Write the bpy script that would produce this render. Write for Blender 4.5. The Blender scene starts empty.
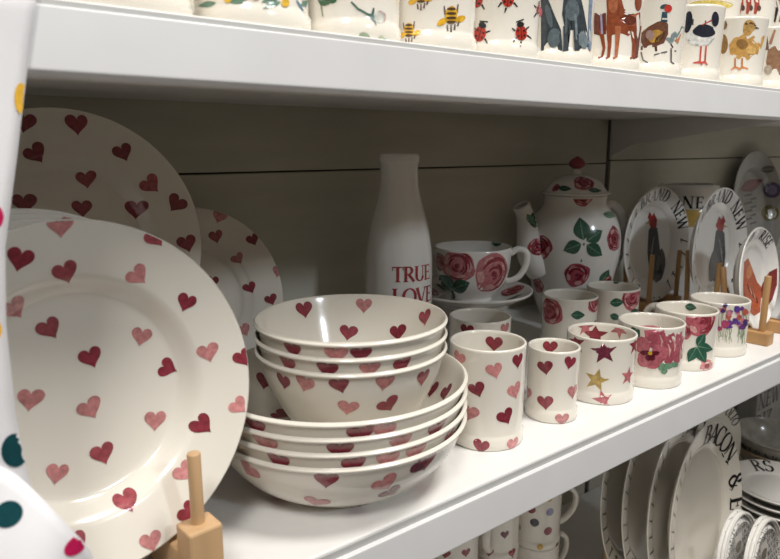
import bpy, math, random
from mathutils import Vector, Matrix
from mathutils.bvhtree import BVHTree
R_ = math.radians
random.seed(7)
scene = bpy.context.scene
col = scene.collection

# ------------------------------------------------------------------ camera
FPX, CX, CY = 650.0, 390.0, 279.5
CAM = Vector((0.0, -0.37, 0.294))
PITCH, YAW = R_(11.52), R_(52.19)
_h = Vector((math.cos(YAW), math.sin(YAW), 0))
FW = _h * math.cos(PITCH) + Vector((0, 0, -math.sin(PITCH)))
RT = Vector((math.sin(YAW), -math.cos(YAW), 0))
UP = RT.cross(FW)
cd = bpy.data.cameras.new('camera'); cam = bpy.data.objects.new('camera', cd); col.objects.link(cam)
m = Matrix((RT, UP, -FW)).transposed().to_4x4(); m.translation = CAM; cam.matrix_world = m
cd.sensor_width = 36; cd.lens = 36 * FPX / 780; cd.clip_start = 0.01; cd.clip_end = 60
cd.dof.use_dof = True; cd.dof.focus_distance = 0.68; cd.dof.aperture_fstop = 11
scene.camera = cam

# ------------------------------------------------------------------ light
world = bpy.data.worlds.new('shop_ambient'); scene.world = world; world.use_nodes = True
bg = world.node_tree.nodes['Background']; bg.inputs[0].default_value = (1.0, 0.94, 0.84, 1); bg.inputs[1].default_value = 0.28

def area(name, loc, target, size, power, color):
    l = bpy.data.lights.new(name, 'AREA'); l.shape = 'DISK'; l.size = size; l.energy = power; l.color = color
    o = bpy.data.objects.new(name, l); col.objects.link(o); o.location = loc
    o.rotation_euler = (Vector(target) - Vector(loc)).to_track_quat('-Z', 'Y').to_euler()
    return o
area('ceiling_lamp_key', (0.9, -0.75, 2.3), (0.6, 0.05, 0.0), 0.6, 46, (1.0, 0.965, 0.915))
area('ceiling_lamp_left', (-0.9, -1.3, 2.3), (0.2, 0.05, 0.0), 0.6, 34, (1.0, 0.97, 0.925))
area('shop_lamp_low', (0.9, -3.2, 1.95), (0.7, 0.2, 0.2), 0.35, 30, (0.86, 0.93, 1.0))
scene.view_settings.view_transform = 'Standard'; scene.view_settings.look = 'None'
scene.view_settings.gamma = 1; scene.view_settings.use_curve_mapping = False
scene.view_settings.exposure = 0.0

# ------------------------------------------------------------------ pixel helpers (photo frame 780 x 559)
def ray(x, y): return FW + RT * ((x - CX) / FPX) - UP * ((y - CY) / FPX)
def at_y(x, y, Y):
    r = ray(x, y); return CAM + r * ((Y - CAM.y) / r.y)
def at_z(x, y, Z):
    r = ray(x, y); return CAM + r * ((Z - CAM.z) / r.z)

# ------------------------------------------------------------------ materials
MATS = {}
def mat(name, color, rough=0.4, coat=0.0, noise=None, bump=None, attr=False, trans=0.0, metallic=0.0, spec=0.5):
    if name in MATS: return MATS[name]
    M = bpy.data.materials.new(name); M.use_nodes = True; nt = M.node_tree
    b = nt.nodes['Principled BSDF']; b.inputs['Roughness'].default_value = rough
    b.inputs['Coat Weight'].default_value = coat; b.inputs['Coat Roughness'].default_value = 0.05
    b.inputs['Metallic'].default_value = metallic; b.inputs['Specular IOR Level'].default_value = spec
    b.inputs['Transmission Weight'].default_value = 0.0
    b.inputs['Base Color'].default_value = (*color, 1)
    tc = nt.nodes.new('ShaderNodeTexCoord')
    src = None
    if attr:
        a = nt.nodes.new('ShaderNodeAttribute'); a.attribute_name = 'paint'; src = a.outputs['Color']
    if noise:
        sc, lo, hi, stretch = noise
        mp = nt.nodes.new('ShaderNodeMapping'); mp.inputs['Scale'].default_value = stretch
        nz = nt.nodes.new('ShaderNodeTexNoise'); nz.inputs['Scale'].default_value = sc; nz.inputs['Detail'].default_value = 4
        nt.links.new(tc.outputs['Object'], mp.inputs[0]); nt.links.new(mp.outputs[0], nz.inputs['Vector'])
        rp = nt.nodes.new('ShaderNodeMapRange'); rp.inputs['From Min'].default_value = 0.3; rp.inputs['From Max'].default_value = 0.7
        rp.inputs['To Min'].default_value = lo; rp.inputs['To Max'].default_value = hi
        nt.links.new(nz.outputs[0], rp.inputs[0])
        mx = nt.nodes.new('ShaderNodeVectorMath'); mx.operation = 'SCALE'
        if src: nt.links.new(src, mx.inputs[0])
        else: mx.inputs[0].default_value = color
        nt.links.new(rp.outputs[0], mx.inputs['Scale']); src = mx.outputs[0]
    if src: nt.links.new(src, b.inputs['Base Color'])
    if bump:
        sc, st = bump
        nz = nt.nodes.new('ShaderNodeTexNoise'); nz.inputs['Scale'].default_value = sc; nz.inputs['Detail'].default_value = 3
        nt.links.new(tc.outputs['Object'], nz.inputs['Vector'])
        bp = nt.nodes.new('ShaderNodeBump'); bp.inputs['Strength'].default_value = st; bp.inputs['Distance'].default_value = 0.001
        nt.links.new(nz.outputs[0], bp.inputs['Height']); nt.links.new(bp.outputs[0], b.inputs['Normal'])
    MATS[name] = M; return M
CERAMIC = mat('cream_glazed_earthenware', (0.80, 0.755, 0.67), 0.16, 0.3, (9, 0.97, 1.03, (1, 1, 1)), (60, 0.03))
WHITEW = mat('white_glazed_earthenware', (0.82, 0.80, 0.76), 0.16, 0.3, (9, 0.97, 1.03, (1, 1, 1)), (60, 0.03))
PAINT = mat('glazed_spongeware_paint', (1, 1, 1), 0.2, 0.3, (260, 0.72, 1.22, (1, 1, 1)), None, attr=True)
SHELFM = mat('white_painted_steel', (0.80, 0.79, 0.77), 0.38, 0.0, (25, 0.98, 1.02, (1, 1, 1)), (300, 0.03))
RAILM = mat('pale_grey_price_rail', (0.74, 0.74, 0.74), 0.35, 0.0, (20, 0.98, 1.02, (1, 1, 1)))
WALLM = mat('grey_cream_board', (0.56, 0.54, 0.45), 0.6, 0.0, (6, 0.93, 1.05, (1, 1, 6)), (120, 0.05))
DARKM = mat('dark_slot', (0.06, 0.055, 0.05), 0.7, 0, (20, 0.9, 1.1, (1, 1, 1)))
WOOD = mat('pale_beech_wood', (0.56, 0.36, 0.19), 0.5, 0.0, (45, 0.82, 1.15, (1, 1, 0.12)), (200, 0.08))
OAK = mat('honey_oak_wood', (0.47, 0.265, 0.11), 0.5, 0.0, (45, 0.82, 1.15, (1, 1, 0.12)), (200, 0.08))
CLOTHM = mat('white_cotton', (0.84, 0.83, 0.85), 0.9, 0.0, (30, 0.98, 1.02, (1, 1, 1)), (1800, 0.3), spec=0.15)
DYE = mat('printed_fabric_dye', (1, 1, 1), 0.9, 0.0, (300, 0.9, 1.1, (1, 1, 1)), (1800, 0.3), attr=True, spec=0.15)
FLOORM = mat('dark_shop_floor', (0.09, 0.07, 0.055), 0.5, 0.0, (5, 0.9, 1.1, (1, 1, 1)))
CARDM = mat('white_card', (0.82, 0.82, 0.84), 0.7, 0.0, (30, 0.98, 1.02, (1, 1, 1)))
RUST = mat('mustard_glaze', (0.60, 0.40, 0.10), 0.2, 0.3, (30, 0.8, 1.15, (1, 1, 1)))
TINM = mat('grey_lettered_tin', (0.34, 0.33, 0.31), 0.4, 0.0, (30, 0.9, 1.1, (1, 1, 1)))

# ------------------------------------------------------------------ object helpers
def link(name, me, material, parent=None):
    o = bpy.data.objects.new(name, me); col.objects.link(o)
    if material: me.materials.append(material)
    if parent: o.parent = parent
    return o
def tag(o, label, cat, group=None):
    o['label'] = label; o['category'] = cat
    if group: o['group'] = group
    return o
def thing(name, label, cat, matrix, group=None):
    o = bpy.data.objects.new(name, None); o.empty_display_size = 0.02; col.objects.link(o)
    o.matrix_world = matrix
    return tag(o, label, cat, group)
def mesh(name, verts, faces, smooth=True):
    me = bpy.data.meshes.new(name); me.from_pydata([tuple(v) for v in verts], [], faces); me.update()
    me.polygons.foreach_set('use_smooth', [smooth] * len(me.polygons))
    return me
def auto(o, width=0.0012, seg=2):
    b = o.modifiers.new('bevel', 'BEVEL'); b.width = width; b.segments = seg; b.limit_method = 'ANGLE'; b.angle_limit = R_(40)
    return o
class Box:
    def __init__(s): s.v = []; s.f = []
    def box(s, x0, x1, y0, y1, z0, z1, taper=0):
        n = len(s.v)
        for z, t in ((z0, 0), (z1, taper)):
            s.v += [(x0 + t, y0 + t, z), (x1 - t, y0 + t, z), (x1 - t, y1 - t, z), (x0 + t, y1 - t, z)]
        s.f += [[n + i for i in q] for q in ((3, 2, 1, 0), (4, 5, 6, 7), (0, 1, 5, 4), (1, 2, 6, 5), (2, 3, 7, 6), (3, 0, 4, 7))]
        return s
    def prism(s, prof, x0, x1):              # prof: (y,z) outline, counter-clockwise seen from +x
        n = len(s.v); k = len(prof)
        for x in (x0, x1): s.v += [(x, y, z) for y, z in prof]
        s.f.append([n + i for i in range(k)][::-1]); s.f.append([n + k + i for i in range(k)])
        for i in range(k):
            j = (i + 1) % k; s.f.append([n + i, n + j, n + k + j, n + k + i])
        return s
    def build(s, name, material, parent=None, bevel=0.0012):
        o = link(name, mesh(name, s.v, s.f, False), material, parent)
        if bevel: auto(o, bevel)
        return o
def tube(pts, radii, n=12, flat=1.0, side=None):
    """tapered tube along pts with closed ends; flat squashes it along 'side'"""
    V = []; Fc = []; P = [Vector(p) for p in pts]
    prev = None
    for i, p in enumerate(P):
        t = (P[min(i + 1, len(P) - 1)] - P[max(i - 1, 0)]).normalized()
        a = side if side else (prev if prev else (Vector((0, 0, 1)) if abs(t.z) < 0.9 else Vector((1, 0, 0))))
        a = (a - t * a.dot(t)).normalized(); b = t.cross(a); prev = a
        for k in range(n):
            q = 2 * math.pi * k / n
            V.append(p + a * (math.cos(q) * radii[i] * flat) + b * (math.sin(q) * radii[i]))
    for i in range(len(P) - 1):
        for k in range(n):
            j = (k + 1) % n; Fc.append([i * n + k, i * n + j, (i + 1) * n + j, (i + 1) * n + k])
    Fc.append(list(range(n))[::-1]); Fc.append([(len(P) - 1) * n + k for k in range(n)])
    return V, Fc
def spline(pts, n=8):
    P = [Vector(p) for p in pts]; out = []
    for i in range(len(P) - 1):
        p0 = P[max(i - 1, 0)]; p1 = P[i]; p2 = P[i + 1]; p3 = P[min(i + 2, len(P) - 1)]
        for k in range(n):
            t = k / n
            out.append(0.5 * ((2 * p1) + (p2 - p0) * t + (2 * p0 - 5 * p1 + 4 * p2 - p3) * t * t + (3 * p1 - p0 - 3 * p2 + p3) * t ** 3))
    out.append(P[-1]); return out
def curve2(pts, n=5): return [(max(p.x, 0), p.y) for p in spline([(a, b, 0) for a, b in pts], n)]

class Rev:
    """surface of revolution; profile runs from the outer foot, up, over the rim and down the inside"""
    def __init__(s, prof, n=72, sx=1.0, matrix=Matrix()):
        s.p = prof; s.n = n; s.sx = sx; s.M = matrix; s.Mi = matrix.inverted()
        s.cum = [0.0]
        for a, b in zip(prof, prof[1:]): s.cum.append(s.cum[-1] + math.hypot(b[0] - a[0], b[1] - a[1]))
        zt = max(p[1] for p in prof); s.srim = s.cum[[p[1] for p in prof].index(zt)]
        V = []; Fc = []; ring = []
        for r, z in prof:
            if r < 1e-6: ring.append([len(V)]); V.append(Vector((0, 0, z)))
            else:
                ring.append(list(range(len(V), len(V) + n)))
                V += [Vector((sx * r * math.cos(2 * math.pi * k / n), r * math.sin(2 * math.pi * k / n), z)) for k in range(n)]
        for a, b in zip(ring, ring[1:]):
            for k in range(n):
                j = (k + 1) % n
                q = [a[k % len(a)], a[j % len(a)], b[j % len(b)], b[k % len(b)]]
                q = list(dict.fromkeys(q))
                if len(q) > 2: Fc.append(q)
        if len(ring[0]) > 1: Fc.append(ring[0][::-1])
        if len(ring[-1]) > 1: Fc.append(ring[-1])
        s.V, s.F = V, Fc; s.bvh = BVHTree.FromPolygons(V, Fc)
    def mesh(s, name): return mesh(name, s.V, s.F)
    def hit(s, px, py):
        o = s.Mi @ CAM; d = (s.Mi.to_3x3() @ ray(px, py)).normalized()
        h = s.bvh.ray_cast(o, d)
        return h[0], h[1]
    def sample(s, q):                       # arc length -> r, z, normal (radial, z)
        q = min(max(q, 0), s.cum[-1] - 1e-9)
        for i in range(len(s.cum) - 1):
            if q <= s.cum[i + 1]: break
        L = s.cum[i + 1] - s.cum[i] or 1e-9; t = (q - s.cum[i]) / L
        a, b = s.p[i], s.p[i + 1]
        return a[0] + (b[0] - a[0]) * t, a[1] + (b[1] - a[1]) * t, ((b[1] - a[1]) / L, -(b[0] - a[0]) / L)
    def param(s, P):                        # local point -> theta, arc length
        x = P.x / s.sx; r = math.hypot(x, P.y); th = math.atan2(P.y, x); best = (9, 0)
        for i in range(len(s.p) - 1):
            a, b = s.p[i], s.p[i + 1]; dx, dy = b[0] - a[0], b[1] - a[1]; L2 = dx * dx + dy * dy or 1e-12
            t = min(max(((r - a[0]) * dx + (P.z - a[1]) * dy) / L2, 0), 1)
            d = math.hypot(a[0] + dx * t - r, a[1] + dy * t - P.z)
            if d < best[0]: best = (d, s.cum[i] + t * math.sqrt(L2))
        return th, best[1]
    def wrap(s, th0, s0, rot=0):            # metric canvas round the wall
        sg = 1 if s0 <= s.srim else -1; lo, hi = (0.0005, s.srim - 0.004) if sg > 0 else (s.srim + 0.004, s.cum[-1] - 0.0005); r0 = max(s.sample(s0)[0], 0.012); c, d = math.cos(rot), math.sin(rot)
        def f(a, b, off):
            u, v = a * c - b * d, a * d + b * c
            q = s0 + sg * v
            q = min(max(q, lo), hi)
            r, z, nn = s.sample(q); th = th0 + sg * u / r0; r += nn[0] * off
            return Vector((s.sx * r * math.cos(th), r * math.sin(th), z + nn[1] * off))
        return f
    def topz(s, r):                         # height of the face (inner side) at radius r
        k = max(range(len(s.p)), key=lambda i: s.p[i][0])
        for i in range(k, len(s.p) - 1):
            a, b = s.p[i], s.p[i + 1]
            if b[0] <= r <= a[0]:
                t = (a[0] - r) / ((a[0] - b[0]) or 1e-9); return a[1] + (b[1] - a[1]) * t
        return s.p[-1][1]
    def flat(s, x0, y0, rot=0):             # metric canvas on a plate face
        c, d = math.cos(rot), math.sin(rot); rm = max(p[0] for p in s.p) - 0.0012
        def f(a, b, off):
            x, y = x0 + a * c - b * d, y0 + a * d + b * c
            r = math.hypot(x / s.sx, y)
            if r > rm: x *= rm / r; y *= rm / r; r = rm
            return Vector((x, y, s.topz(r) + off * 1.3))
        return f
    def px(s, front=True):                  # canvas in photo pixels thrown on to the surface
        def f(a, b, off):
            P, N = s.hit(a, b)
            if P is None: return None
            return P + N * off
        return f
    def seen(s, P, N): return (s.Mi @ CAM - P).dot(N) > 0

# ------------------------------------------------------------------ printed motifs
CRIM = (0.25, 0.033, 0.05); PINK = (0.58, 0.24, 0.235); MID = (0.37, 0.08, 0.095); ROSE = (0.50, 0.12, 0.15); PALE = (0.66, 0.36, 0.34)
GREEN = (0.03, 0.105, 0.07); LGREEN = (0.16, 0.30, 0.19); BLACK = (0.02, 0.02, 0.022); GOLD = (0.45, 0.31, 0.09); PLUM = (0.16, 0.03, 0.055)
class Print:
    def __init__(s): s.pieces = []; s.part(None)
    def part(s, name):                      # every printed motif becomes a part of its own
        s.v = []; s.f = []; s.c = []; s.pieces.append((name, s.v, s.f, s.c)); return s
    def _add(s, V, Fc, c):
        ok = {}
        for i, p in enumerate(V):
            if p is not None: ok[i] = len(s.v); s.v.append(p)
        for f in Fc:
            if all(i in ok for i in f): s.f.append([ok[i] for i in f]); s.c.append(c)
    def blob(s, cv, out, c, layer=0, rings=3, ctr=None):
        off = 0.00028 + 0.00014 * layer; k = len(out)
        if ctr is None: ctr = (sum(p[0] for p in out) / k, sum(p[1] for p in out) / k)
        V = [cv(ctr[0], ctr[1], off)]; Fc = []
        for q in range(1, rings + 1):
            t = q / rings
            V += [cv(ctr[0] + (x - ctr[0]) * t, ctr[1] + (y - ctr[1]) * t, off) for x, y in out]
        for i in range(k):
            j = (i + 1) % k; Fc.append([0, 1 + i, 1 + j])
            for q in range(rings - 1):
                a = 1 + q * k; Fc.append([a + i, a + k + i, a + k + j]); Fc.append([a + i, a + k + j, a + j])
        s._add(V, Fc, c)
    def stroke(s, cv, pts, w, c, layer=1, step=None):
        off = 0.00028 + 0.00014 * layer; P = []
        ww = w if isinstance(w, (list, tuple)) else [w] * len(pts)
        for i in range(len(pts) - 1):
            L = math.hypot(pts[i + 1][0] - pts[i][0], pts[i + 1][1] - pts[i][1]); n = max(1, int(L / (step or 1e9)) + 1)
            for k in range(n):
                t = k / n; P.append((pts[i][0] + (pts[i + 1][0] - pts[i][0]) * t, pts[i][1] + (pts[i + 1][1] - pts[i][1]) * t, ww[i] + (ww[i + 1] - ww[i]) * t))
        P.append((*pts[-1], ww[-1])); V = []; Fc = []
        for i, (x, y, h) in enumerate(P):
            a, b = P[max(i - 1, 0)], P[min(i + 1, len(P) - 1)]; dx, dy = b[0] - a[0], b[1] - a[1]; L = math.hypot(dx, dy) or 1
            nx, ny = -dy / L * h / 2, dx / L * h / 2
            V += [cv(x + nx, y + ny, off), cv(x - nx, y - ny, off)]
            if i: Fc.append([2 * i - 2, 2 * i - 1, 2 * i + 1]); Fc.append([2 * i - 2, 2 * i + 1, 2 * i])
        s._add(V, Fc, c)
    def build(s, name, parent, material=None, stuff=False):
        for nm, v, f, c in s.pieces:
            if not f: continue
            me = mesh(nm or name, v, f, True)
            a = me.color_attributes.new('paint', 'FLOAT_COLOR', 'CORNER'); d = []
            for q, k in zip(me.polygons, c): d += [k[0], k[1], k[2], 1.0] * q.loop_total
            a.data.foreach_set('color', d)
            o = link(nm or name, me, material or PAINT, parent)
            if stuff and nm is None: o['kind'] = 'stuff'
def heart(w, j=0.0):
    o = []
    for k in range(28):
        t = 2 * math.pi * k / 28
        x = 16 * math.sin(t) ** 3; y = 13 * math.cos(t) - 5 * math.cos(2 * t) - 2 * math.cos(3 * t) - math.cos(4 * t)
        o.append((x / 33 * w * (1 + j * (x > 0)), (y + 2) / 33 * w * 1.02))
    return o
def star(r, inner=0.42, n=5): return [((r if k % 2 == 0 else r * inner) * math.sin(math.pi * k / n), (r if k % 2 == 0 else r * inner) * math.cos(math.pi * k / n)) for k in range(2 * n)]
def disc(x, y, rx, ry=None, rot=0, n=20, wob=0.0, seed=0):
    rnd = random.Random(seed + 1); ry = ry or rx; o = []; ph = [rnd.uniform(0, 6.28) for _ in range(4)]
    for k in range(n):
        t = 2 * math.pi * k / n; q = 1 + wob * (math.sin(3 * t + ph[0]) + 0.6 * math.sin(5 * t + ph[1]) + 0.4 * math.sin(8 * t + ph[2]))
        a, b = rx * q * math.cos(t), ry * q * math.sin(t)
        o.append((x + a * math.cos(rot) - b * math.sin(rot), y + a * math.sin(rot) + b * math.cos(rot)))
    return o
def var(c, k, s=0.15):
    q = 1 + random.Random(k).uniform(-s, s); return tuple(x * q for x in c)
def rose(p, cv, x, y, r, seed=0, base=ROSE, deep=CRIM, pale=PALE, step=0.003):
    p.part('rose')
    p.blob(cv, disc(x, y, r, r * 0.95, 0, 26, 0.05, seed), base, 0, 4)
    rnd = random.Random(seed)
    for k in range(5):
        a = k * 1.257 + rnd.uniform(-.2, .2); p.blob(cv, disc(x + 0.68 * r * math.cos(a), y + 0.68 * r * math.sin(a), 0.30 * r, 0.17 * r, a + 1.57, 12), pale, 1, 2)
    for k in range(9):
        q = 0.22 + 0.075 * k; a0 = rnd.uniform(0, 6.28); sp = rnd.uniform(1.3, 2.4)
        pts = [(x + q * r * 1.05 * math.cos(a0 + sp * i / 8), y + q * r * math.sin(a0 + sp * i / 8)) for i in range(9)]
        p.stroke(cv, pts, [r * 0.13 * math.sin(math.pi * (i + 0.6) / 9.2) for i in range(9)], deep if k % 3 else var(deep, k, .3), 2)
    p.blob(cv, disc(x, y, 0.17 * r, 0.14 * r, 0.5, 12), deep, 2, 2)
def leaf(p, cv, x, y, L, ang, c=GREEN, rib=LGREEN, w=0.5, layer=1):
    p.part('leaf')
    ca, sa = math.cos(ang), math.sin(ang); o = []
    for k in range(20):
        t = k / 20 * 2; side = 1 if t < 1 else -1; u = t if t < 1 else 2 - t
        a = u * L; b = side * w * 0.5 * L * math.sin(math.pi * u ** 0.85)
        o.append((x + a * ca - b * sa, y + a * sa + b * ca))
    p.blob(cv, o, c, layer, 3, (x + 0.5 * L * ca, y + 0.5 * L * sa))
    p.stroke(cv, [(x, y), (x + 0.85 * L * ca, y + 0.85 * L * sa)], [L * 0.06, L * 0.02], rib, layer + 1, L / 5)

# ---- serif capitals drawn with a broad pen
TH, TN = 0.19, 0.075
def _arc(cx, cy, rx, ry, a0, a1, n=14):
    pts = []; ws = []
    for i in range(n + 1):
        a = R_(a0 + (a1 - a0) * i / n); pts.append((cx + rx * math.cos(a), cy + ry * math.sin(a))); ws.append(TN + (TH - TN) * abs(math.cos(a)) ** 1.3)
    return (pts, ws)
def _l(x0, y0, x1, y1, w): return ([(x0, y0), (x1, y1)], [w, w])
def _st(x, y0=0, y1=1, w=TH): return [_l(x, y0, x, y1, w), _l(x - .17, y0 + .02, x + .17, y0 + .02, .05), _l(x - .17, y1 - .02, x + .17, y1 - .02, .05)]
def glyph(c):
    if c == 'A': return [_l(.08, 0, .40, 1, TN), _l(.40, 1, .74, 0, TH), _l(.18, .34, .6, .34, TN), _l(0, .02, .2, .02, .05), _l(.6, .02, .88, .02, .05)], .86
    if c == 'B': return _st(.17) + [_l(.17, .97, .34, .97, TN), _l(.17, .53, .34, .53, TN), _l(.17, .03, .34, .03, TN), _arc(.32, .75, .22, .22, -90, 90), _arc(.34, .28, .27, .25, -90, 90)], .74
    if c == 'C': return [_arc(.44, .5, .38, .48, 42, 318, 20), _l(.72, .66, .74, .98, .06)], .84
    if c == 'D': return _st(.17) + [_l(.17, .97, .36, .97, TN), _l(.17, .03, .36, .03, TN), _arc(.36, .5, .38, .47, -90, 90)], .86
    if c == 'E': return _st(.17) + [_l(.17, .96, .6, .96, TN), _l(.17, .52, .5, .52, TN), _l(.17, .04, .62, .04, TN), _l(.6, .78, .6, 1, .06), _l(.63, 0, .63, .24, .06), _l(.5, .4, .5, .64, .05)], .70
    if c == 'G': return [_arc(.44, .5, .38, .48, 42, 318, 20)] + [_l(.74, .05, .74, .42, TH), _l(.58, .42, .86, .42, .05)], .9
    if c == 'I': return _st(.2), .42
    if c == 'L': return _st(.17) + [_l(.17, .04, .6, .04, TN), _l(.62, 0, .62, .28, .06)], .68
    if c == 'N': return _st(.15, w=TN) + _st(.76, w=TN) + [_l(.15, 1, .76, 0, TH)], .92
    if c == 'O': return [_arc(.44, .5, .38, .48, 0, 360, 26)], .88
    if c == 'R': return _st(.17) + [_l(.17, .97, .34, .97, TN), _l(.17, .5, .34, .5, TN), _arc(.34, .735, .24, .235, -90, 90), _l(.36, .5, .74, 0, TH)], .80
    if c == 'S': return [_arc(.33, .74, .23, .235, 25, 275), _arc(.35, .265, .26, .245, 95, -155), _l(.55, .72, .56, .98, .05), _l(.1, .02, .11, .3, .05)], .66
    if c == 'T': return _st(.38) + [_l(.02, .96, .74, .96, TN), _l(.03, .74, .03, 1, .06), _l(.73, .74, .73, 1, .06)], .78
    if c == 'U': return [_l(.17, .98, .17, .3, TH), _arc(.42, .32, .25, .3, 180, 360), _l(.67, .98, .67, .3, TN), _l(.02, .98, .34, .98, .05), _l(.55, .98, .8, .98, .05)], .84
    if c == 'V': return [_l(.1, 1, .42, 0, TH), _l(.42, 0, .74, 1, TN), _l(0, .98, .26, .98, .05), _l(.62, .98, .86, .98, .05)], .84
    if c == 'W': return [_l(.08, 1, .34, 0, TH), _l(.34, 0, .58, .95, TN), _l(.54, 1, .82, 0, TH), _l(.82, 0, 1.08, 1, TN), _l(0, .98, .24, .98, .05), _l(.98, .98, 1.18, .98, .05)], 1.16
    if c == 'Z': return [_l(.05, .96, .66, .96, TN), _l(.64, .98, .08, .02, TH), _l(.05, .04, .68, .04, TN), _l(.06, .76, .06, 1, .06), _l(.68, 0, .68, .26, .06)], .74
    if c == '&': return [_arc(.38, .76, .18, .2, -60, 250), _arc(.36, .27, .28, .26, 60, 330), _l(.26, .62, .78, .02, TH), _l(.6, .22, .74, .5, TN)], .88
    return [], .4
def text(p, cvf, s, h, c, layer=1, gap=0.06, start=0.0, center=False):
    """cvf(a) gives the canvas for a letter whose pen starts at a"""
    x = start
    if center: x = -sum(glyph(k)[1] + gap for k in s) * h / 2
    for k in s:
        p.part('letter'); st, adv = glyph(k); cv, dx = cvf(x, adv * h)
        for pts, ws in st: p.stroke(cv, [((a * h) + dx, b * h) for a, b in pts], [w * h for w in ws], c, layer, h * 0.25)
        x += (adv + gap) * h
    return x
def ring_text(p, rv, s, rbase, h, ang_mid, c=BLACK, gap=0.08, rx=1.0):
    """capitals round a plate rim, tops outwards, reading clockwise; ang_mid in degrees"""
    tot = sum(glyph(k)[1] + gap for k in s) * h; x = -tot / 2; R0 = rbase + h / 2
    for k in s:
        p.part('letter'); st, adv = glyph(k); a = R_(ang_mid) - (x + adv * h / 2) / R0
        cv = rv.flat(rbase * math.cos(a) * rx, rbase * math.sin(a), a - math.pi / 2)
        for pts, ws in st: p.stroke(cv, [((q[0] - adv / 2) * h, q[1] * h) for q in pts], [w * h for w in ws], c, 1, h * 0.25)
        x += (adv + gap) * h

def hearts_at(p, rv, spots, size, flat=False, done=None):
    for i, (x, y, kind, rot) in enumerate(spots):
        P, N = rv.hit(x, y)
        if P is None: continue
        c = var({'d': CRIM, 'p': PINK, 'm': MID, 'u': PLUM, 'k': BLACK}[kind], i * 7 + int(x))
        rot = -rot
        if flat: cv = rv.flat(P.x, P.y, R_(rot))
        else:
            th, q = rv.param(P); lim = 0.0045 + size * 0.42
            q = min(q, rv.srim - lim) if q <= rv.srim else max(q, rv.srim + lim)
            cv = rv.wrap(th, q, R_(rot))
        p.part('heart').blob(cv, heart(size * random.uniform(0.92, 1.06), random.uniform(-.12, .12)), c, 0, 4, (0, 0))
        if done is not None: done.append(P)
def hearts_rest(p, rv, size, srange, done, n=60, gap=0.03, flat=False, hidden=True, seed=1):
    rnd = random.Random(seed)
    for k in range(n):
        q = rnd.uniform(*srange); th = rnd.uniform(0, 6.283); r, z, nn = rv.sample(q)
        P = Vector((rv.sx * r * math.cos(th), r * math.sin(th), z)); N = Vector((nn[0] * math.cos(th), nn[0] * math.sin(th), nn[1]))
        if hidden and rv.seen(P, N): continue
        if any((P - d).length < gap for d in done): continue
        done.append(P); c = var(rnd.choice([CRIM, PINK, MID]), k); rot = rnd.uniform(-.7, .7)
        cv = rv.flat(P.x, P.y, rot) if flat else rv.wrap(th, q, rot)
        p.part('heart').blob(cv, heart(size), c, 0, 4, (0, 0))

# ------------------------------------------------------------------ the setting
WY = 0.42                                   # back wall
wall = Box().box(-2.45, 4.05, WY + 0.012, WY + 0.04, -1.1, 1.1).build('wall_back', DARKM, None, 0)
wall['kind'] = 'structure'
for x0, x1, zoff in ((-2.44, 1.168, 0.2615), (1.184, 4.04, 0.267)):
    for k in range(-4, 3):
        z0 = zoff + 0.30 * k
        Box().box(x0, x1, WY, WY + 0.0118, z0 + 0.0012, z0 + 0.2988).build('board', WALLM, wall, 0.0008)
Box().box(1.1695, 1.1825, WY + 0.004, WY + 0.0118, -1.09, 1.09).build('upright_slot', DARKM, wall, 0.0005)
fl = Box().box(-4.0, 5.5, -4.5, 1.0, -1.14, -1.10).build('floor', FLOORM, None, 0); fl['kind'] = 'structure'

blocker = Box().box(-4.0, 5.5, -1.80, -1.70, -1.10, 0.95).build('light_block_panel', mat('dark_light_block', (0.20, 0.16, 0.12), 0.6, 0, (8, .8, 1.1, (1, 1, 8))), None, 0.004); blocker['kind'] = 'structure'  # added unseen panel across the aisle, keeps stray light off the lower shelf

def shelf(ztop, zrail, zbot, zunder, label, front):
    t = thing('shelf', label, 'shelf', Matrix.Translation((1.1, 0.2, ztop)))
    X0, X1 = -3.5, 2.9
    def g(y, z): return ((y if y > 0.09 else y + front) - 0.2, z - ztop)
    Box().prism([g(0, ztop), g(0, zunder + 0.004), g(0.004, zunder), g(WY - 0.001, zunder), g(WY - 0.001, ztop)], X0, X1).build('board', SHELFM, t, 0.0015)
    Box().prism([g(-0.0022, ztop - 0.0012), g(-0.0022, zrail - 0.0005), g(-0.0003, zrail - 0.0005), g(-0.0003, ztop - 0.0012)], X0, X1).build('label_channel', mat('grey_plastic_channel', (0.45, 0.45, 0.44), 0.45, 0, (20, .97, 1.03, (1, 1, 1))), t, 0.0004)
    Box().prism([g(-0.0065, zrail), g(-0.008, zbot + 0.003), g(-0.005, zbot), g(0.008, zbot), g(0.008, zbot + 0.003), g(0.0, zbot + 0.004), g(-0.0002, zrail)], X0, X1).build('price_rail', RAILM, t, 0.0009)
    Box().prism([g(WY - 0.002, zunder - 0.0002), g(0.10, zunder - 0.0002), g(0.10, zunder - 0.012), g(WY - 0.05, zunder - 0.05), g(WY - 0.002, zunder - 0.075)], 0.0745, 0.0775).build('bracket', SHELFM, t, 0.0006)
    return t
shelf(0.366, 0.3612, 0.3275, 0.3475, 'white steel shelf carrying the row of animal and insect mugs', 0)
shelf(0.0, -0.0075, -0.047, -0.03, 'white steel shelf carrying the heart bowls, plates and rose teapot', 0)
shelf(-0.47, -0.478, -0.515, -0.50, 'white steel shelf carrying the lettered oval platters', -0.05)

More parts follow.
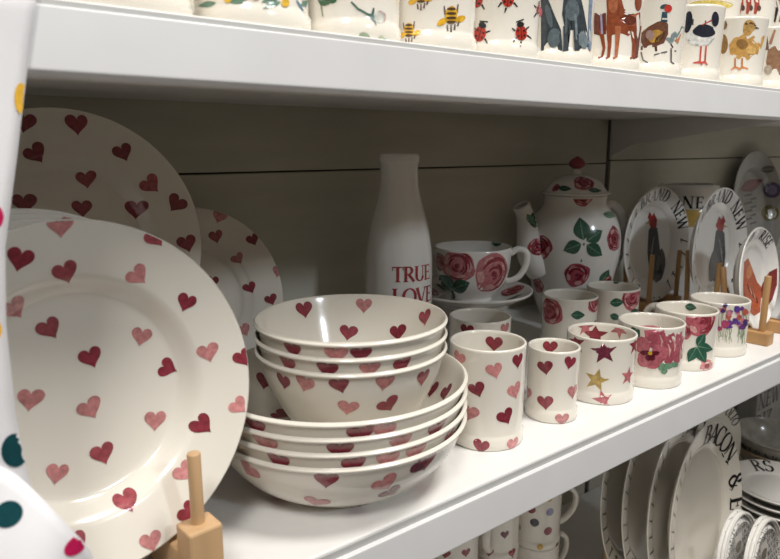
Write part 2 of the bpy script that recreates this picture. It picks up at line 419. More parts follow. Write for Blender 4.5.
# ------------------------------------------------------------------ plates
def plate_prof(R, rim=0.30, deep=0.018):
    w = R * (1 - rim); t = 0.0042; foot = R * 0.58
    up = curve2([(foot + 0.004, -deep - t - 0.003), (foot + 0.012, -deep - t + 0.001), (w - 0.003, -deep + 0.002 - t), (w + 0.010, -0.0075 - t), (R - 0.006, -0.004), (R - 0.0015, -0.0022)], 3)
    top = curve2([(R, -0.0008), (R - 0.0012, 0.0004), (R - 0.004, 0.0), (w + 0.008, -0.0055), (w + 0.001, -0.0085), (w - 0.007, -deep + 0.004), (w - 0.014, -deep + 0.0005), (R * 0.3, -deep - 0.0006), (0, -deep - 0.0006)], 4)
    return [(0, -deep - t), (foot, -deep - t), (foot, -deep - t - 0.003)] + up + top
def plate_mat(X, Y, R, tilt, rz=0, z0=0.012):
    u = Vector((math.cos(rz), math.sin(rz), 0)); nb = Vector((-math.sin(rz), math.cos(rz), 0))
    w = nb * math.sin(tilt) + Vector((0, 0, math.cos(tilt))); n = u.cross(w)
    M = Matrix((u, w, n)).transposed().to_4x4(); M.translation = Vector((X, Y, z0)) + w * R
    return M
def plate(name, label, cat, M, R, rim=0.30, deep=0.018, material=None, sx=1.0, n=96, group=None):
    rv = Rev(plate_prof(R, rim, deep), n, sx, M)
    t = thing(name, label, cat, M, group); link('dish', rv.mesh('dish'), material or CERAMIC, t)
    return t, rv
def lift(R, half, z0): return z0 + R - math.sqrt(R * R - half * half)
def stand(label, matrix, half, y0, y1, pegs, bw=0.012, bh=0.018, peg_r=0.004, cross=True, wood=None):
    """wooden plate stand: two runners front to back, a cross bar, pegs (local y, height, lean)"""
    t = thing('plate_stand', label, 'plate stand', matrix, 'wooden plate stands')
    for s in (-1, 1):
        Box().box(s * half - bw, s * half + bw, y0, y1, 0, bh).build('runner', wood or WOOD, t, 0.0018)
        for (py, ph, lean) in pegs:
            v, f = tube([(s * half, py, bh - 0.006), (s * half, py + lean, ph)], [peg_r, peg_r], 14)
            o = link('peg', mesh('peg', v, f), wood or WOOD, t); auto(o, 0.001)
    if cross: Box().box(-half + bw + 0.0002, half - bw - 0.0002, y1 - 0.016, y1 - 0.004, 0.0, bh * 0.8).build('cross_bar', wood or WOOD, t, 0.0012)
    return t

# front heart plate
A_rz = 0.08; AX, AY, AR = 0.0875, 0.0282, 0.1131
MA = plate_mat(AX, AY, AR, R_(10), A_rz, 0.028)
tA, rA = plate('dinner_plate', 'large heart dinner plate facing out, front of the stack held by the peg stand', 'plate', MA, AR, 0.33, 0.021)
p = Print(); done = []
hearts_at(p, rA, [(14, 309, 'p', -30), (50, 329, 'm', -22), (91, 358, 'd', -12), (141, 337, 'p', 20), (168, 368, 'd', -58), (186, 303, 'd', 28), (208, 353, 'p', -8), (243, 358, 'd', -20),
    (90, 409, 'p', -20), (155, 421, 'p', 12), (203, 425, 'd', -35), (103, 454, 'm', -8), (57, 474, 'p', 22), (127, 502, 'm', -12), (151, 542, 'p', -3), (185, 472, 'p', -30),
    (189, 512, 'd', -40), (239, 406, 'p', -35), (66, 273, 'm', -18), (138, 276, 'p', -38), (15, 309, 'p', -30), (60, 226, 'p', 0), (156, 238, 'm', -30), (212, 274, 'p', -40), (30, 400, 'p', 15), (20, 260, 'd', 20)], 0.0158, True, done)
hearts_rest(p, rA, 0.0158, (rA.srim + 0.005, rA.cum[-1] - 0.02), done, 80, 0.033, True, False, 3)
p.build('heart_print', tA)
# plates stacked behind it
nA = MA.to_3x3() @ Vector((0, 0, 1)); uA = MA.to_3x3() @ Vector((1, 0, 0)); wA = MA.to_3x3() @ Vector((0, 1, 0))
for k in range(3):
    Mk = MA.copy(); Mk.translation = MA.translation - nA * (0.028 + 0.0175 * k) - uA * 0.012 + wA * (0.002 + 0.0025 * k)
    tk, rk = plate('dinner_plate', ['heart dinner plate right behind the front heart plate on the peg stand', 'heart dinner plate between two others in the upright stack', 'rearmost heart dinner plate of the upright stack on the peg stand'][k], 'plate', Mk, AR + 0.002 + 0.0025 * k, 0.33, 0.021, group='heart plates stacked upright on the stand')
    p = Print(); hearts_rest(p, rk, 0.0158, (rk.srim + 0.005, rk.cum[-1] - 0.02), [], 70, 0.034, True, False, 20 + k); p.build('heart_print', tk)
pk = at_y(198, 522, 0.014); pt = at_y(196, 452, 0.014)
inv = Matrix.Rotation(-A_rz, 3, 'Z') @ (pk - Vector((AX, AY, 0)))
stand('pale wooden peg stand holding the stacked heart dinner plates', Matrix.Translation((AX, AY, 0)) @ Matrix.Rotation(A_rz, 4, 'Z'), inv.x, inv.y - 0.011, 0.128,
      [(inv.y, pt.z, 0.0), (0.116, 0.14, 0.012)], 0.0115, min(pk.z, lift(AR, inv.x - 0.0235, 0.028)), 0.0044)
sa_ = bpy.data.objects['plate_stand']
for sg in (-1, 1): Box().box(sg * inv.x - 0.0118, sg * inv.x + 0.0118, inv.y - 0.0118, inv.y + 0.009, 0.0, pk.z).build('end_block', WOOD, sa_, 0.0018)
# large platter at the back
MB = plate_mat(0.133, 0.27, 0.1261, R_(8), 0, 0.0803)
tB, rB = plate('serving_plate', 'big heart serving plate leaning against the back boards', 'plate', MB, 0.1261, 0.36, 0.02)
p = Print(); done = []
hearts_at(p, rB, [(77, 125, 'd', 0), (36, 154, 'd', -35), (123, 153, 'd', -20), (86, 180, 'm', -5), (151, 185, 'm', -40), (136, 210, 'd', 5), (176, 204, 'd', 40), (187, 244, 'd', -10), (24, 204, 'd', 0), (24, 123, 'd', 10), (82, 209, 'd', 0)], 0.0205, True, done)
hearts_rest(p, rB, 0.0205, (rB.srim + 0.005, rB.cum[-1] - 0.02), done, 60, 0.045, True, False, 5); p.build('heart_print', tB)
stand('tall wooden stand under the big heart serving plate', Matrix.Translation((0.133, 0.27, 0)), 0.05, -0.03, 0.055, [(-0.02, 0.12, 0), (0.044, 0.22, 0.012)], 0.011, 0.0862, 0.004)
# side plate at the back
MC = plate_mat(0.272, 0.33, 0.1124, R_(8), 0, 0.004)
tC, rC = plate('side_plate', 'heart side plate standing beside the big serving plate', 'plate', MC, 0.1124, 0.36, 0.016)
p = Print(); done = []
hearts_at(p, rC, [(219, 217, 'p', 20), (216, 237, 'm', -10), (253, 240, 'd', -20), (238, 259, 'p', -30), (250, 288, 'd', -20), (271, 300, 'd', -15), (278, 272, 'p', 20)], 0.0175, True, done)
hearts_rest(p, rC, 0.0175, (rC.srim + 0.005, rC.cum[-1] - 0.02), done, 40, 0.034, True, False, 8); p.build('heart_print', tC)

# ------------------------------------------------------------------ bowls
def bowl_prof(R, foot, H, steep):
    out = curve2([(foot, 0.0), (foot + 0.004, 0.004), (foot + (R - foot) * 0.45, H * 0.26 * (2 - steep)), (foot + (R - foot) * 0.80, H * 0.62 * (2 - steep) ** 0.6), (R - 0.003, H - 0.006), (R - 0.0005, H - 0.003)], 5)
    t = 0.0052 if steep > 0.9 else 0.0034
    inn = curve2([(R, H - 0.0012), (R - t * 0.35, H), (R - t * 0.8, H - 0.0012), (foot + (R - foot) * 0.80 - t * 0.85, H * 0.62 * (2 - steep) ** 0.6 + t * 0.35), (foot + (R - foot) * 0.45 - t * 0.5, H * 0.26 * (2 - steep) + t * 0.85), (foot, 0.0095), (foot * 0.5, 0.008), (0, 0.008)], 5)
    return [(0, 0.003), (foot - 0.004, 0.003), (foot - 0.003, 0.0)] + out + inn
def bowl(label, loc, R, foot, H, steep, group, spots, size, seed, rz=0.0):
    M = Matrix.Translation(loc) @ Matrix.Rotation(rz, 4, 'Z')
    t = thing('bowl', label, 'bowl', M, group); rv = Rev(bowl_prof(R, foot, H, steep), 96, 1, M); link('bowl_body', rv.mesh('bowl_body'), CERAMIC, t)
    p = Print(); done = []; hearts_at(p, rv, spots, size, False, done)
    hearts_rest(p, rv, size, (rv.srim * 0.3, rv.srim - 0.008), done, 70, 0.034, False, True, seed)
    if seed % 10 == 0: hearts_rest(p, rv, size, (rv.srim + 0.01, rv.cum[-1] - 0.03), done, 40, 0.034, False, False, seed + 1)
    p.build('heart_print', t)
BX, BY = 0.3045, 0.0975
big = [([(249, 470, 'p', 40), (326, 476, 'd', 5), (266, 493, 'd', 40), (316, 502, 'p', 20), (385, 484, 'p', -30), (391, 492, 'd', -40), (421, 465, 'u', -40), (430, 452, 'd', 0)]),
       ([(278, 460, 'd', 20), (355, 463, 'd', -20), (388, 455, 'p', 10), (449, 437, 'm', 0), (417, 447, 'p', 0)]),
       ([(262, 434, 'p', 10), (340, 439, 'd', 0), (402, 437, 'p', 0), (436, 429, 'd', 0)]),
       ([(362, 426, 'd', -10), (385, 424, 'p', 20), (252, 419, 'd', 0), (432, 390, 'd', -30), (446, 393, 'd', -50), (264, 382, 'd', 40), (269, 366, 'd', 20), (421, 378, 'd', 0), (281, 415, 'm', 0)])]
blab = ['bottom large heart bowl of the stack, resting on the shelf', 'second large heart bowl from the shelf in the stack', 'third large heart bowl from the shelf in the stack', 'uppermost large heart bowl, holding the smaller bowls']
for k in range(4):
    bowl(blab[k], (BX, BY, 0.0120 * k), 0.1155, 0.0655, 0.0605, 1.0, 'large heart bowls', big[k], 0.021, 30 + k, k * 1.3)
sml = [([(305, 384, 'p', 20), (340, 382, 'd', -15), (385, 379, 'p', 10), (388, 405, 'd', -30), (348, 408, 'p', 10), (284, 382, 'd', 10), (423, 378, 'm', 0)]),
       ([(326, 361, 'd', 10), (370, 363, 'p', 0), (403, 364, 'd', -20), (284, 356, 'm', 20)]),
       ([(348, 333, 'd', 10), (303, 305, 'd', 0), (364, 306, 'p', 0), (361, 346, 'd', 0), (425, 318, 'm', -30), (290, 343, 'd', 0), (398, 333, 'd', -20), (335, 348, 'p', 0)])]
slab = ['lowest small heart bowl sitting inside the large bowl', 'middle small heart bowl of the three', 'top small heart bowl, its inside open to view']
for k in range(3):
    bowl(slab[k], (0.3045, 0.0765, 0.0462 + 0.012 * k), 0.0825, 0.038, 0.082, 0.85, 'small heart bowls', sml[k], 0.0175, 50 if k == 2 else 50 + k, k * 1.1)

# ------------------------------------------------------------------ mugs
def mug_prof(R, H):
    t = 0.0034
    return [(0, 0.003), (R - 0.008, 0.003), (R - 0.006, 0.0), (R - 0.0012, 0.0), (R + 0.0004, 0.0018), (R + 0.0005, 0.0115), (R - 0.0008, 0.0135), (R - 0.0012, 0.016), (R - 0.0008, H * 0.5), (R - 0.0002, H - 0.003), (R, H - 0.0012),
            (R - 0.0008, H - 0.0002), (R - 0.0018, H), (R - t + 0.0004, H - 0.001), (R - t, H - 0.004), (R - t - 0.0008, H * 0.5), (R - t - 0.001, 0.014), (R - t - 0.007, 0.0075), (0, 0.0072)]
def handle(t, R, H, ang, material=None, k=1.0):
    u = Vector((math.cos(ang), math.sin(ang), 0)); w = Vector((0, 0, 1)); R = R - 0.0024
    pts = spline([u * R + w * H * 0.86, u * (R + 0.016 * k) + w * H * 0.885, u * (R + 0.029 * k) + w * H * 0.73, u * (R + 0.027 * k) + w * H * 0.47, u * (R + 0.012 * k) + w * H * 0.27, u * R + w * H * 0.23], 6)
    v, f = tube(pts, [0.0055 + 0.002 * abs(i / (len(pts) - 1) - 0.5) for i in range(len(pts))], 12, 0.62, None)
    # wide axis runs sideways
    side = u.cross(w); v, f = tube(pts, [0.0062] * len(pts), 12, 0.72, u)
    return link('handle', mesh('handle', v, f), material or CERAMIC, t)
def mug_at(front, R, z0=0.0):
    d = Vector((front.x - CAM.x, front.y - CAM.y, 0)).normalized(); return Vector((front.x, front.y, z0)) + d * R
def mug(label, loc, R, H, hang, group=None, material=None, hk=1.0):
    M = Matrix.Translation(loc); t = thing('mug', label, 'mug', M, group); rv = Rev(mug_prof(R, H), 72, 1, M)
    link('mug_body', rv.mesh('mug_body'), material or CERAMIC, t)
    if hang is not None: handle(t, R, H, hang, material, hk)
    return t, rv
def away(loc, off=0.0): return math.atan2(loc[1] - CAM.y, loc[0] - CAM.x) + off

l = mug_at(at_z(484.5, 452, 0), 0.0385); t, rv = mug('tall cream heart mug beside the bowl stack', l, 0.0385, 0.1035, away(l, 0.05)); p = Print(); done = []
hearts_at(p, rv, [(494, 344, 'd', 0), (459, 359, 'p', 10), (495, 371, 'p', -15), (518, 361, 'd', 0), (477, 390, 'd', -25), (515, 391, 'p', -15), (469, 413, 'p', 10), (506, 417, 'd', -25), (481, 447, 'd', 10), (513, 445, 'p', 0), (452, 385, 'm', 0), (527, 432, 'm', 0)], 0.0185, False, done)
hearts_rest(p, rv, 0.0185, (0.03, rv.srim - 0.012), done, 40, 0.031, False, True, 61); p.build('heart_print', t)
l = mug_at(at_z(550, 424, 0), 0.0285); t, rv = mug('small cream heart mug between the tall heart mug and the star mug', l, 0.0285, 0.081, away(l, 0.1)); p = Print(); done = []
hearts_at(p, rv, [(550, 346, 'd', 0), (545, 368, 'd', -15), (570, 363, 'd', 15), (545, 403, 'd', -10), (573, 392, 'p', 0), (530, 419, 'd', 0), (562, 420, 'p', 0), (528, 393, 'p', 0), (526, 356, 'm', 0)], 0.0175, False, done)
hearts_rest(p, rv, 0.0175, (0.03, rv.srim - 0.012), done, 40, 0.031, False, True, 62); p.build('heart_print', t)
# star mug
l = mug_at(at_z(597, 405, 0), 0.0405); t, rv = mug('cream mug with crimson, pink and gold stars', l, 0.0405, 0.0785, away(l, -0.05)); p = Print()
STARS = [(604, 352, PLUM, 0.0155, 8), (596.5, 380, GOLD, 0.0145, -10), (628, 376, (0.55, .17, .18), 0.012, -8), (603, 400, (0.5, .14, .16), 0.0125, 15), (595, 335, CRIM, 0.0165, 0), (576, 343, CRIM, 0.0135, 10), (634.5, 345, CRIM, 0.012, 0), (635, 397, PLUM, 0.010, 0), (572, 375, (0.55, .17, .18), 0.012, 20)]
for x, y, c, r, rot in STARS:
    P, N = rv.hit(x, y)
    if P: th, q = rv.param(P); p.part('star').blob(rv.wrap(th, q, R_(rot)), star(r), c, 0, 4, (0, 0))
for k in range(8):
    th = away(l) + 0.9 * (k / 7 - 0.5) * 3; q = 0.045 + (k % 3) * 0.026 + 0.03
    p.part('star').blob(rv.wrap(th, q, k), star(0.0125), [CRIM, GOLD, (0.55, .17, .18)][k % 3], 0, 4, (0, 0))
p.build('star_print', t)
# pansy mug
l = mug_at(at_z(646, 389, 0), 0.0415); t, rv = mug('cream mug with a big pink pansy', l, 0.0405, 0.0785, away(l, 0.2)); p = Print(); cv = rv.px()
PAN = (0.46, 0.125, 0.155); PAN2 = (0.38, 0.085, 0.115); DK = (0.12, 0.012, 0.025)
p.part('pansy').blob(cv, [(640, 326), (652, 325), (664, 329), (674, 333), (678, 345), (676, 362), (668, 368), (656, 360), (648, 345), (641, 338)], PAN2, 0, 4)
p.blob(cv, [(676, 334), (682, 331), (685.5, 333), (685.5, 360), (683, 367), (677, 368), (674, 352)], PAN, 0, 4)
p.blob(cv, [(662, 328), (686, 332), (686, 366), (660, 366), (658, 345)], PAN2, 0, 4); p.blob(cv, disc(642, 345, 8.5, 8, .3, 18, .05, 1), PAN, 1, 4); p.blob(cv, disc(660, 352, 8.5, 8, 0, 18, .05, 2), PAN, 1, 4)
p.blob(cv, disc(645, 359, 8, 8, 0, 18, .05, 3), PAN, 1, 4); p.blob(cv, disc(652, 361, 9.5, 7.5, .2, 18, .05, 4), var(PAN, 3), 2, 4)
for dx, dy, a, b in ((-5, 0, 5, 2.4), (5, 0.5, 4.5, 2.3), (-1.5, 5, 3.5, 3), (2.2, 5, 3, 3)): p.blob(cv, disc(650 + dx, 352.5 + dy, a, b, 0, 14, .08, 4), DK, 3, 3)
p.blob(cv, disc(650, 353, 2.2, 2.0), (0.62, 0.36, 0.04), 4, 2)
for x, y, a, b in ((662, 367, 4, 4), (668, 366, 4.5, 3), (674, 364.5, 4, 2.8), (664, 371, 3.4, 3)): p.blob(cv, disc(x, y, a, b, 0, 14, .06, int(x)), LGREEN, 1, 3)
for x, y in ((660, 341), (668, 350), (673, 345)): p.stroke(cv, [(x, y - 6), (x + 2, y), (x + 1, y + 6)], [1, 2.2, .8], var(PALE, int(x)), 1)
p.stroke(cv, [(679, 338), (681, 350), (679, 362)], [1, 2.4, 1], PALE, 1)
p.part('leaf').blob(cv, [(622, 325), (633, 327), (640, 330), (640, 337), (632, 336), (624, 332)], GREEN, 0, 3)
p.part('petal').blob(cv, disc(637, 341, 3.5, 4, 0, 12), DK, 0, 3)
p.build('pansy_print', t)
# rose mugs
def rose_mug(label, l, spots, leaves, buds, hang, group=None):
    t, rv = mug(label, l, 0.0405, 0.0785, hang, group); p = Print(); cv = rv.px()
    for i, (x, y, r) in enumerate(spots):
        P, N = rv.hit(x, y)
        if P: th, q = rv.param(P); rose(p, rv.wrap(th, q, i), 0, 0, r, i + int(x))
    for (x, y, L, a) in leaves: leaf(p, cv, x, y, L, R_(a), GREEN, LGREEN, 0.62, 2)
    for (x, y, r) in buds:
        P, N = rv.hit(x, y)
        if P: th, q = rv.param(P); p.part('bud').blob(rv.wrap(th, q), disc(0, 0, r, r * .8, 0, 16, .06, 2), PINK, 0, 3); p.blob(rv.wrap(th, q), disc(0, 0, r * .4, r * .3, 0, 10), CRIM, 1, 2)
    for k in range(3):
        th = away(l) + (k - 1) * 0.8; rose(p, rv.wrap(th, 0.088 + 0.0 * k, k), 0, 0, 0.018, 90 + k)
    p.build('rose_print', t)
l = mug_at(at_z(681, 371, 0), 0.0415)
rose_mug('cream rose mug between the pansy mug and the wildflower mug', l, [(702, 322, 0.021), (719, 330, 0.02), (681, 330, .014)], [(697, 346, 15, -58), (697, 346, 16, 12), (697, 347, 18, 62), (696, 347, 17, 118), (685, 306, 12, 10)], [(707, 366, 0.012)], away(l, 0.9))
l = mug_at(at_z(570, 300, .0785), 0.0405); l.z = 0
rose_mug('rose mug behind the star mug, next to the teacup saucer', l, [(550, 311, 0.0215), (596, 300, 0.019)], [(571, 315, 14, 0), (594, 321, 10, 10), (572, 287, 9, 0)], [(604, 322, 0.012)], away(l, 0.3))
l = mug_at(at_z(613, 291, .0785), 0.0405); l.z = 0
rose_mug('rose mug in front of the teapot, behind the pansy mug', l, [(633, 298, 0.020)], [(610, 303, 14, -5), (630, 312, 11, 0), (610, 315, 11, 20), (612, 281, 9, 0)], [(643, 300, .012), (642, 309, .012)], away(l, 0.3))
# wildflower mug
l = mug_at(at_z(714, 357, 0), 0.0415); t, rv = mug('cream mug painted with small wild flowers', l, 0.0405, 0.0785, away(l, 2.0)); p = Print(); cv = rv.px()
FL = [(0.42, .07, .16), (0.10, .05, .25), (0.55, .2, .25), (0.16, .05, .2), (0.5, .12, .08), (0.07, .04, .16)]
rnd = random.Random(4)
for k in range(34):
    x = rnd.uniform(700, 748); y = rnd.uniform(304, 329) + (749 - x) * 0.03; r = rnd.uniform(1.6, 3.3)
    p.stroke(cv, [(x, y), (x + rnd.uniform(-2, 2), y + 8), (x + rnd.uniform(-3, 3), rnd.uniform(335, 344))], [0.7, 0.8, 0.5], (0.30, .36, .24), 0)
    p.blob(cv, disc(x, y, r, r * rnd.uniform(.7, 1.1), 0, 10, .15, k), FL[k % 6], 1 + k % 2, 2)
for x, y, r, c in ((737, 309, 3.4, FL[1]), (745, 312, 3.2, FL[4]), (725, 324, 4, FL[0]), (735, 321, 3, FL[1]), (729, 313, 3, FL[2])): p.blob(cv, disc(x, y, r, r, 0, 12, .12, 3), c, 3, 2)
for k in range(20):
    th = away(l) + rnd.uniform(-1.4, 1.4); q = 0.04 + rnd.uniform(.055, .08); p.blob(rv.wrap(th, q), disc(0, 0, .003, .003, 0, 10, .12, k), FL[k % 6], 1, 2)
p.build('wild_flowers', t, None, True)
# heart mug in the second row
l = mug_at(at_z(480, 323, .0785), 0.0405); l.z = 0; t, rv = mug('cream heart mug half hidden behind the tall heart mug, before the saucer', l, 0.0405, 0.0785, away(l, -.5)); p = Print(); done = []
hearts_at(p, rv, [(467, 331, 'd', 0), (505, 329, 'p', 0), (446, 338, 'p', 0)], 0.0185, False, done); hearts_rest(p, rv, 0.0185, (0.03, rv.srim - 0.012), done, 50, 0.031, False, False, 63); p.build('heart_print', t)

# ------------------------------------------------------------------ bottle
BL = at_y(399, 220, 0.30); BL.z = 0
M = Matrix.Translation(BL); t = thing('milk_bottle', 'tall cream milk bottle with red capital letters', 'bottle', M)
prof = [(0, 0.003), (0.034, 0.003), (0.036, 0)] + curve2([(0.0415, 0.0), (0.0435, 0.003), (0.0445, 0.03), (0.0447, 0.13), (0.0435, 0.158), (0.039, 0.19), (0.0305, 0.222), (0.0262, 0.243), (0.0250, 0.258), (0.0252, 0.272), (0.0266, 0.276), (0.0268, 0.282), (0.0255, 0.2855)], 5) + curve2([(0.0235, 0.2855), (0.022, 0.282), (0.0215, 0.26), (0.0225, 0.243), (0.035, 0.19), (0.041, 0.13), (0.040, 0.012), (0, 0.01)], 4)
rv = Rev(prof, 72, 1, M); link('bottle_body', rv.mesh('bottle_body'), WHITEW, t)
p = Print()
for txt, (x, y), h in (('TRUE', (392, 282), 0.0198), ('LOVE', (392, 305), 0.0215), ('TOST', (392, 321), 0.0175)):
    P, N = rv.hit(x, y)
    if P is None: continue
    th, q = rv.param(P)
    text(p, lambda a, w, th=th, q=q: (rv.wrap(th, q), a), txt, h, (0.36, 0.045, 0.06), 1, -0.05)
p.build('red_lettering', t)

# ------------------------------------------------------------------ cup and saucer
CL = at_y(472, 270, 0.31); CL.z = 0
def saucer(label, z, group, printed):
    M = Matrix.Translation((CL.x, CL.y, z)); t = thing('saucer', label, 'saucer', M, group)
    pr = [(0, 0.003), (0.043, 0.003), (0.045, 0)] + curve2([(0.048, 0.0), (0.051, 0.004), (0.07, 0.011), (0.088, 0.0205), (0.0905, 0.0225)], 4) + curve2([(0.0905, 0.024), (0.0885, 0.0245), (0.07, 0.0165), (0.052, 0.0095), (0.042, 0.0085), (0, 0.0085)], 4)
    rv = Rev(pr, 84, 1, M); link('saucer_body', rv.mesh('saucer_body'), WHITEW, t); p = Print()
    for k in range(5):
        a = away(CL) + k * 1.257 + 2.6; rose(p, rv.flat(0.068 * math.cos(a), 0.068 * math.sin(a), k), 0, 0, 0.0175, 70 + k)
        b = a + 0.63; leaf(p, rv.flat(0.065 * math.cos(b), 0.065 * math.sin(b), b), -0.012, 0, 0.024, 0.4)
    p.build('rose_print', t); return rv
M = Matrix.Translation((CL.x, CL.y, 0)); t = thing('pedestal', 'plain cream pedestal lifting the rose saucer and teacup', 'pedestal', M)
rv = Rev([(0, 0.0)] + curve2([(0.042, 0.0), (0.044, 0.003), (0.036, 0.008), (0.026, 0.02), (0.025, 0.045), (0.032, 0.054), (0.041, 0.0575), (0.042, 0.0612), (0.0, 0.0614)], 4), 48, 1, M); link('column', rv.mesh('column'), CERAMIC, t)
saucer('rose saucer directly beneath the big rose teacup', 0.0088 * 7, None, True)
CZ = 0.0088 * 7 + 0.0087
M = Matrix.Translation((CL.x, CL.y, CZ)); t = thing('teacup', 'wide rose teacup standing on its saucer', 'cup', M)
CH = 0.080; cr = 0.0575
pr = [(0, 0.003), (0.026, 0.003), (0.027, 0)] + curve2([(0.030, 0.0), (0.0305, 0.005), (0.034, 0.009), (0.048, 0.024), (0.0545, 0.044), (0.0565, 0.062), (cr, CH - 0.003)], 5) + curve2([(cr - 0.0003, CH - 0.0008), (cr - 0.0014, CH), (cr - 0.0034, CH - 0.002), (0.053, 0.062), (0.051, 0.044), (0.044, 0.026), (0.028, 0.011), (0, 0.009)], 5)
rv = Rev(pr, 84, 1, M); link('cup_body', rv.mesh('cup_body'), WHITEW, t)
u = Vector((RT.x, RT.y, 0)).normalized()
u = (u + Vector((-RT.y, RT.x, 0)) * -0.15).normalized(); w = Vector((0, 0, 1))
pts = spline([u * 0.0555 + w * 0.069, u * 0.066 + w * 0.0765, u * 0.0785 + w * 0.072, u * 0.0795 + w * 0.056, u * 0.071 + w * 0.038, u * 0.060 + w * 0.030, u * 0.0505 + w * 0.028], 6)
v, f = tube(pts, [0.0047] * len(pts), 12, 0.85, u.cross(w)); link('handle', mesh('handle', v, f), WHITEW, t)
p = Print(); cv = rv.px()
for i, (x, y, r) in enumerate([(457, 266, 0.026), (494, 274, 0.031), (440, 262, .014)]):
    P, N = rv.hit(x, y)
    if P: th, q = rv.param(P); rose(p, rv.wrap(th, q, i * 2), 0, 0, r, 11 + i, (0.52, .18, .2))
for a in (200, 245, 20, 130): leaf(p, cv, 452, 289, 19, R_(-a), GREEN, LGREEN, .75, 3)
for k in range(4): rose(p, rv.wrap(away(CL) + (k - 1.5) * .75, 0.1, k), 0, 0, 0.022, 40 + k)
leaf(p, cv, 492, 243, 10, 0.1, GREEN, LGREEN, .6, 2)
p.build('rose_print', t)

# ------------------------------------------------------------------ teapot
TL = at_y(574, 220, 0.335); TL.z = 0
M = Matrix.Translation(TL); t = thing('teapot', 'large rose teapot with a heart-tipped lid knob', 'teapot', M)
pr = [(0, 0.004), (0.045, 0.004), (0.048, 0)] + curve2([(0.054, 0.0), (0.056, 0.006), (0.064, 0.03), (0.074, 0.075), (0.0805, 0.115), (0.0795, 0.148), (0.071, 0.174), (0.059, 0.189), (0.0545, 0.198), (0.0545, 0.211)], 6) + [(0.0535, 0.2125), (0.050, 0.2125), (0.0495, 0.197), (0.066, 0.172), (0.0745, 0.148), (0.073, 0.115), (0.059, 0.03), (0, 0.012)]
rv = Rev(pr, 84, 1, M); link('pot_body', rv.mesh('pot_body'), WHITEW, t)
# lid with knob
lp = [(0, 0.2128), (0.049, 0.2128)] + curve2([(0.0585, 0.2135), (0.0595, 0.2165), (0.052, 0.2205), (0.040, 0.236), (0.022, 0.2455), (0.010, 0.2475)], 5) + curve2([(0.0075, 0.250), (0.0072, 0.256), (0.0, 0.2575)], 3)
lv = Rev(lp, 64, 1, M); lid = link('lid', lv.mesh('lid'), WHITEW, t)
kn = Rev([(0, 0.2565)] + curve2([(0.006, 0.257), (0.0125, 0.261), (0.0145, 0.266), (0.011, 0.272), (0.005, 0.2765), (0.0, 0.279)], 4), 32, 1, M)
link('knob', kn.mesh('knob'), mat('crimson_glaze', CRIM, 0.15, 0.3, (60, .8, 1.2, (1, 1, 1))), lid)
sd = (Vector((RT.x, RT.y, 0)) * -0.93 + Vector((-FW.x, -FW.y, 0)).normalized() * 0.36).normalized()
pts = spline([sd * 0.066 + w * 0.085, sd * 0.088 + w * 0.112, sd * 0.094 + w * 0.150, sd * 0.100 + w * 0.178, sd * 0.109 + w * 0.196], 6)
rad = [0.026 - 0.0108 * min(1, i / (len(pts) - 1) * 1.25) for i in range(len(pts))]
v, f = tube(pts, rad, 20); f = f[:-1]
pin = pts[::-1][:10]; v2, f2 = tube(pin, [0.0122] * len(pin), 20); n0 = len(v); v += v2; f += [[n0 + i for i in q] for q in f2[:-2]] + [[n0 + 9 * 20 + k for k in range(20)][::-1]]
last = (len(pts) - 1) * 20
sp_v, sp_f = v, f
me = mesh('spout', v, f); spo = link('spout', me, WHITEW, t)
ring = [pts[-1] + (v[last + k] - pts[-1]) * 0.88 for k in range(20)]; rt_ = [q for q in ring] + [ring[0], ring[1]]
v3, f3 = tube(rt_, [0.0019] * len(rt_), 8); link('spout_lip', mesh('spout_lip', v3, f3), WHITEW, spo)
hd = -sd
pts = spline([hd * 0.058 + w * 0.178, hd * 0.078 + w * 0.192, hd * 0.102 + w * 0.175, hd * 0.111 + w * 0.135, hd * 0.098 + w * 0.085, hd * 0.070 + w * 0.062], 6)
v, f = tube(pts, [0.0085] * len(pts), 14, 0.75, hd.cross(w)); link('handle', mesh('handle', v, f), WHITEW, t)
p = Print(); cv = rv.px()
for i, (x, y, r) in enumerate([(541, 247, 0.022), (577, 275, 0.0215), (615, 239, 0.0215), (583, 197, .0165), (606, 285, .018), (538, 285, .015)]):
    P, N = rv.hit(x, y)
    if P: th, q = rv.param(P); rose(p, rv.wrap(th, q, i), 0, 0, r, 31 + i, (0.40, .07, .1), (0.17, .012, .03))
for a in (100, 35, -35, 200): leaf(p, cv, 584 + 3 * math.cos(R_(a)), 243 - 3 * math.sin(R_(a)), 23 if a == 100 else 19, R_(-a), GREEN, LGREEN, .74, 2)
p.part('stem').stroke(cv, [(584, 243), (581, 262)], [1.6, 1.2], GREEN, 1)
leaf(p, cv, 603, 214, 14, R_(8), LGREEN, GREEN, .5, 1); leaf(p, cv, 600, 285, 18, R_(-60), GREEN, LGREEN, .5, 1)
for k in range(4):
    rose(p, rv.wrap(away(TL) + (k - 1.5) * 0.8, 0.19, k), 0, 0, 0.022, 140 + k)
p.build('rose_print', t)
p = Print(); cv = lv.px()
for x, y, r in ((584, 182, .0175), (556, 188, .008)):
    P, N = lv.hit(x, y)
    if P: rose(p, lv.wrap(*lv.param(P)), 0, 0, r, 3, (0.40, .07, .1), (0.17, .012, .03))
leaf(p, cv, 558, 188, 14, R_(4), GREEN, LGREEN, .4, 1); leaf(p, cv, 588, 190, 14, R_(4), GREEN, LGREEN, .35, 1)
p.build('rose_print', lid)
sb = Rev.__new__(Rev); sb.M = M; sb.Mi = M.inverted(); sb.bvh = BVHTree.FromPolygons([tuple(x) for x in sp_v], sp_f); p = Print(); cv = sb.px()
